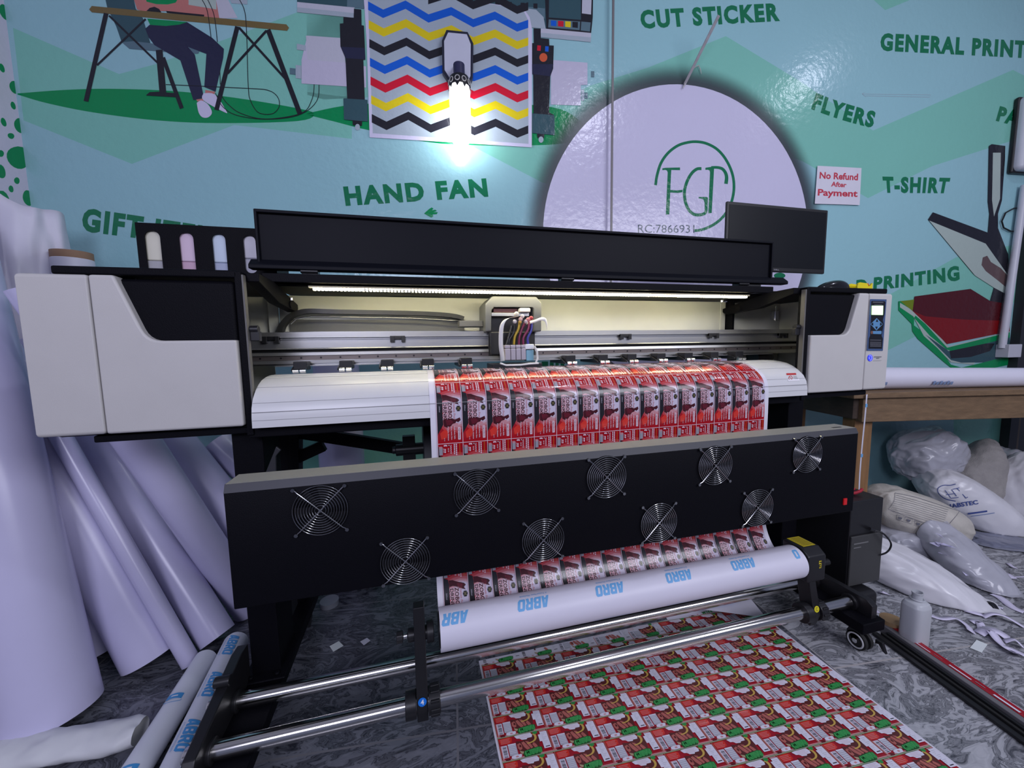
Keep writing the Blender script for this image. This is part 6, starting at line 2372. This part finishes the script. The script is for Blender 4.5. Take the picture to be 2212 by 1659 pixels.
strip(rz_((1150, 1080), (1240, 1090), (1280, 1180)), 0.022, 'small bent white tab between the bottle and the folded cutting', lift=(.004, .008, .004))
strip(rz_((1460, 500), (1560, 510), (1660, 560)), 0.026, 'forked white scrap lying by the clear bag of scraps', lift=(.003, .008, .003))
strip(rz_((1660, 540), (1790, 535)), 0.008, 'narrow white sliver beyond the forked scrap')
strip(rz_((1590, 375), (1640, 420), (1690, 430)), 0.016, 'tiny white triangle of paper on the dark tile beyond the bags', lift=(.003, .005, .003))
strip(rz_((50, 715), (100, 740), (150, 740)), 0.022, 'small white scrap on the floor at the near end of the glossy bag', lift=(.003, .010, .004))
strip([(1886, 1318), (1895, 1325)], 0.022, 'tiny white scrap against the black power box')
strip(rz_((1060, 715), (1090, 790), (1200, 830), (1290, 900), (1320, 950)), 0.020, 'black and white twisted strip at the end of the glossy bag', lift=(.012, .006, .006, .010, .004), m=mat('black_film', (0.012, 0.012, 0.014), 0.3), twist=0.6)
strip(rz_((1310, 860), (1380, 880), (1440, 930)), 0.022, 'short black strip with a white tip beside the twisted one', lift=(.004, .014, .004), m=mat('black_film', (0.012, 0.012, 0.014), 0.3))
strip(rz_((1330, 970), (1390, 985), (1440, 1010)), 0.018, 'flat black sliver lying below the short black strip', m=mat('black_film', (0.012, 0.012, 0.014), 0.3))
strip(rz_((1140, 740), (1220, 770)), 0.014, 'white fleck between the black strips and the bag')
strip(rz_((1430, 880), (1530, 915)), 0.016, 'white tip of paper beyond the short black strip')
random.seed(21)
scr = MB()
for i in range(26):
    t_ = random.random()
    a_ = P(2040 + 85 * t_ + random.uniform(-22, 22), 1165 + 100 * t_ + random.uniform(-18, 18), y=1.045 - .12 * t_ + .09)
    s_ = random.uniform(.010, .024)
    R_ = Matrix.Rotation(random.uniform(0, 6.28), 3, 'Z') @ Matrix.Rotation(random.uniform(-.6, .6), 3, 'X')
    scr.add([a_ + R_ @ Vector(v) * s_ for v in ((-1, -.6, 0), (1.2, -.5, .2), (1, .7, 0), (-.9, .5, .25))], [(0, 1, 2, 3)])
o = scr.build('paper_scraps', PAPERG, smooth=False)
tag(o, 'loose white paper scraps showing in the clear bag beside the dark bag', 'paper scraps', kind='stuff')


def card(px, m, label, name='paper_square'):
    q = [P(a, b, z=0.0015) for a, b in px]
    mb = MB()
    mb.add(q + [p + Vector((0, 0, 0.0006)) for p in q], [(3, 2, 1, 0), (4, 5, 6, 7), (0, 1, 5, 4), (1, 2, 6, 5), (2, 3, 7, 6), (3, 0, 4, 7)])
    return tag(mb.build(name, m, smooth=False), label, 'paper scrap')


CARD = mat('white_card', (0.70, 0.74, 0.74), 0.5)
card(rz_((1215, 1285), (1345, 1340), (1275, 1438), (1135, 1380)), CARD, 'white paper square on the tile joint beyond the folded cuttings')
card([(712, 1396), (732, 1385), (742, 1395), (720, 1408)], CARD, 'larger of two white paper chips on the floor under the dryer bar')
card([(778, 1386), (793, 1378), (800, 1384), (786, 1394)], PAPER, 'smaller pinkish paper chip beside the larger one under the dryer bar')
# clear tape roll on the floor below the dryer bar
q = P(712, 1306, z=0)
mb = MB()
mb._lathe([(0.030, 0.0), (0.036, 0.0), (0.036, 0.02), (0.030, 0.02)], q, Vector((0, 0, 1)), 36, mat('clear_tape', (0.42, 0.44, 0.50), 0.2, trans=0.3))
o = mb.build('tape_roll', angle=40)
tag(o, 'thin ring of clear tape lying on the marble below the dryer bar', 'tape roll')

# --- folded printed strip and black rails at the picture edge
ra, rb_ = P(1872, 1362, z=0.0), P(2320, 1690, z=0.0)
rd_ = (rb_ - ra).normalized()
rs = Vector((rd_.y, -rd_.x, 0))
if rs.y > 0:
    rs = -rs
La = (rb_ - ra).length
RM = Matrix.Translation(ra) @ Matrix.Rotation(math.atan2(rd_.y, rd_.x), 4, 'Z')
GRYF = mat('grey_strip_edge', (0.15, 0.145, 0.155), 0.45)
for i, (lo, hi, h, m, lab, nm) in enumerate(((-.002, .018, .010, PLAST, 'outermost glossy black rail of the bundle lying on the floor at the picture edge', 'black_rail'), (.020, .030, .016, RUBBER, 'thin black rail inside the bundle at the picture edge', 'black_rail'), (.031, .041, .022, PLAST, 'innermost black rail next to the grey folded vinyl', 'black_rail'))):
    mb = MB()
    mb.box(0.02 + i * .01, La, lo, hi, 0.001, h, None, RM)
    tag(mb.build(nm, m, bevel=0.002), lab, 'rail')
mb = MB()
mb.box(0.0, La, .043, .062, 0.001, .030, GRYF, RM)
mb.build('folded_backing', bevel=0.002) if False else None
fvn = thing('folded_vinyl_strip', RM @ Vector((.3, .06, 0)), 'folded strip of red printed vinyl with a grey edge beside the black rails', 'printed strip')
mb.build('backing', parent=fvn, bevel=0.002)
mb = MB()
mb.fixn = False
vs = []
for i in range(25):
    s = La * i / 24
    if s < .02:
        s = .055
    vs += [RM @ Vector((s, .062, .030)), RM @ Vector((s, .080, .035)), RM @ Vector((s, .108, .012)), RM @ Vector((s, .112, .001))]
mb.add(vs, [(4 * i + k, 4 * i + k + 1, 4 * i + 5 + k, 4 * i + 4 + k) for i in range(1, 24) for k in range(3)], PR)
AV = Art(mb, lambda a, b, k: (RM @ (Vector((a, .063 + (b * .044), .0305 + (.0045 * min(b / .4, 1)) - (.023 * max(0, (b - .4) / .6)))))) + Vector((0, 0, .0006 + .00008 * k)))
for c in range(9):
    o_ = .09 + c * .105
    for pts, m in ((((0, .05), (.055, .05), (.055, .5), (0, .5)), PWH), (((.062, .15), (.085, .15), (.085, .6), (.062, .6)), PGR), (((.03, .5), (.05, .6), (.075, .62), (.07, .75), (.03, .7)), PYE), (((.078, .62), (.092, .66), (.09, .85), (.078, .8)), PGN), (((0, .88), (.1, .88), (.1, .93), (0, .93)), PPK), (((.0, .55), (.03, .6), (.03, .8), (0, .85)), ZRB)):
        AV.poly([(o_ + x, y) for x, y in pts], m)
mb.build('printed_face', parent=fvn, angle=60)
mb = MB()
p_ = [P(a, b, z=.012) for a, b in ((1872, 1322), (1882, 1340), (1893, 1350), (1905, 1357), (1916, 1362))]
mb.tube([tuple(p) for p in spline([tuple(p) for p in p_], 5)], [0.003] * 10 + [.006] * 11, 8)
o = mb.build('loose_cable', PLAST)
tag(o, 'short black cable with a thick plug lying at the end of the black rails', 'cable')
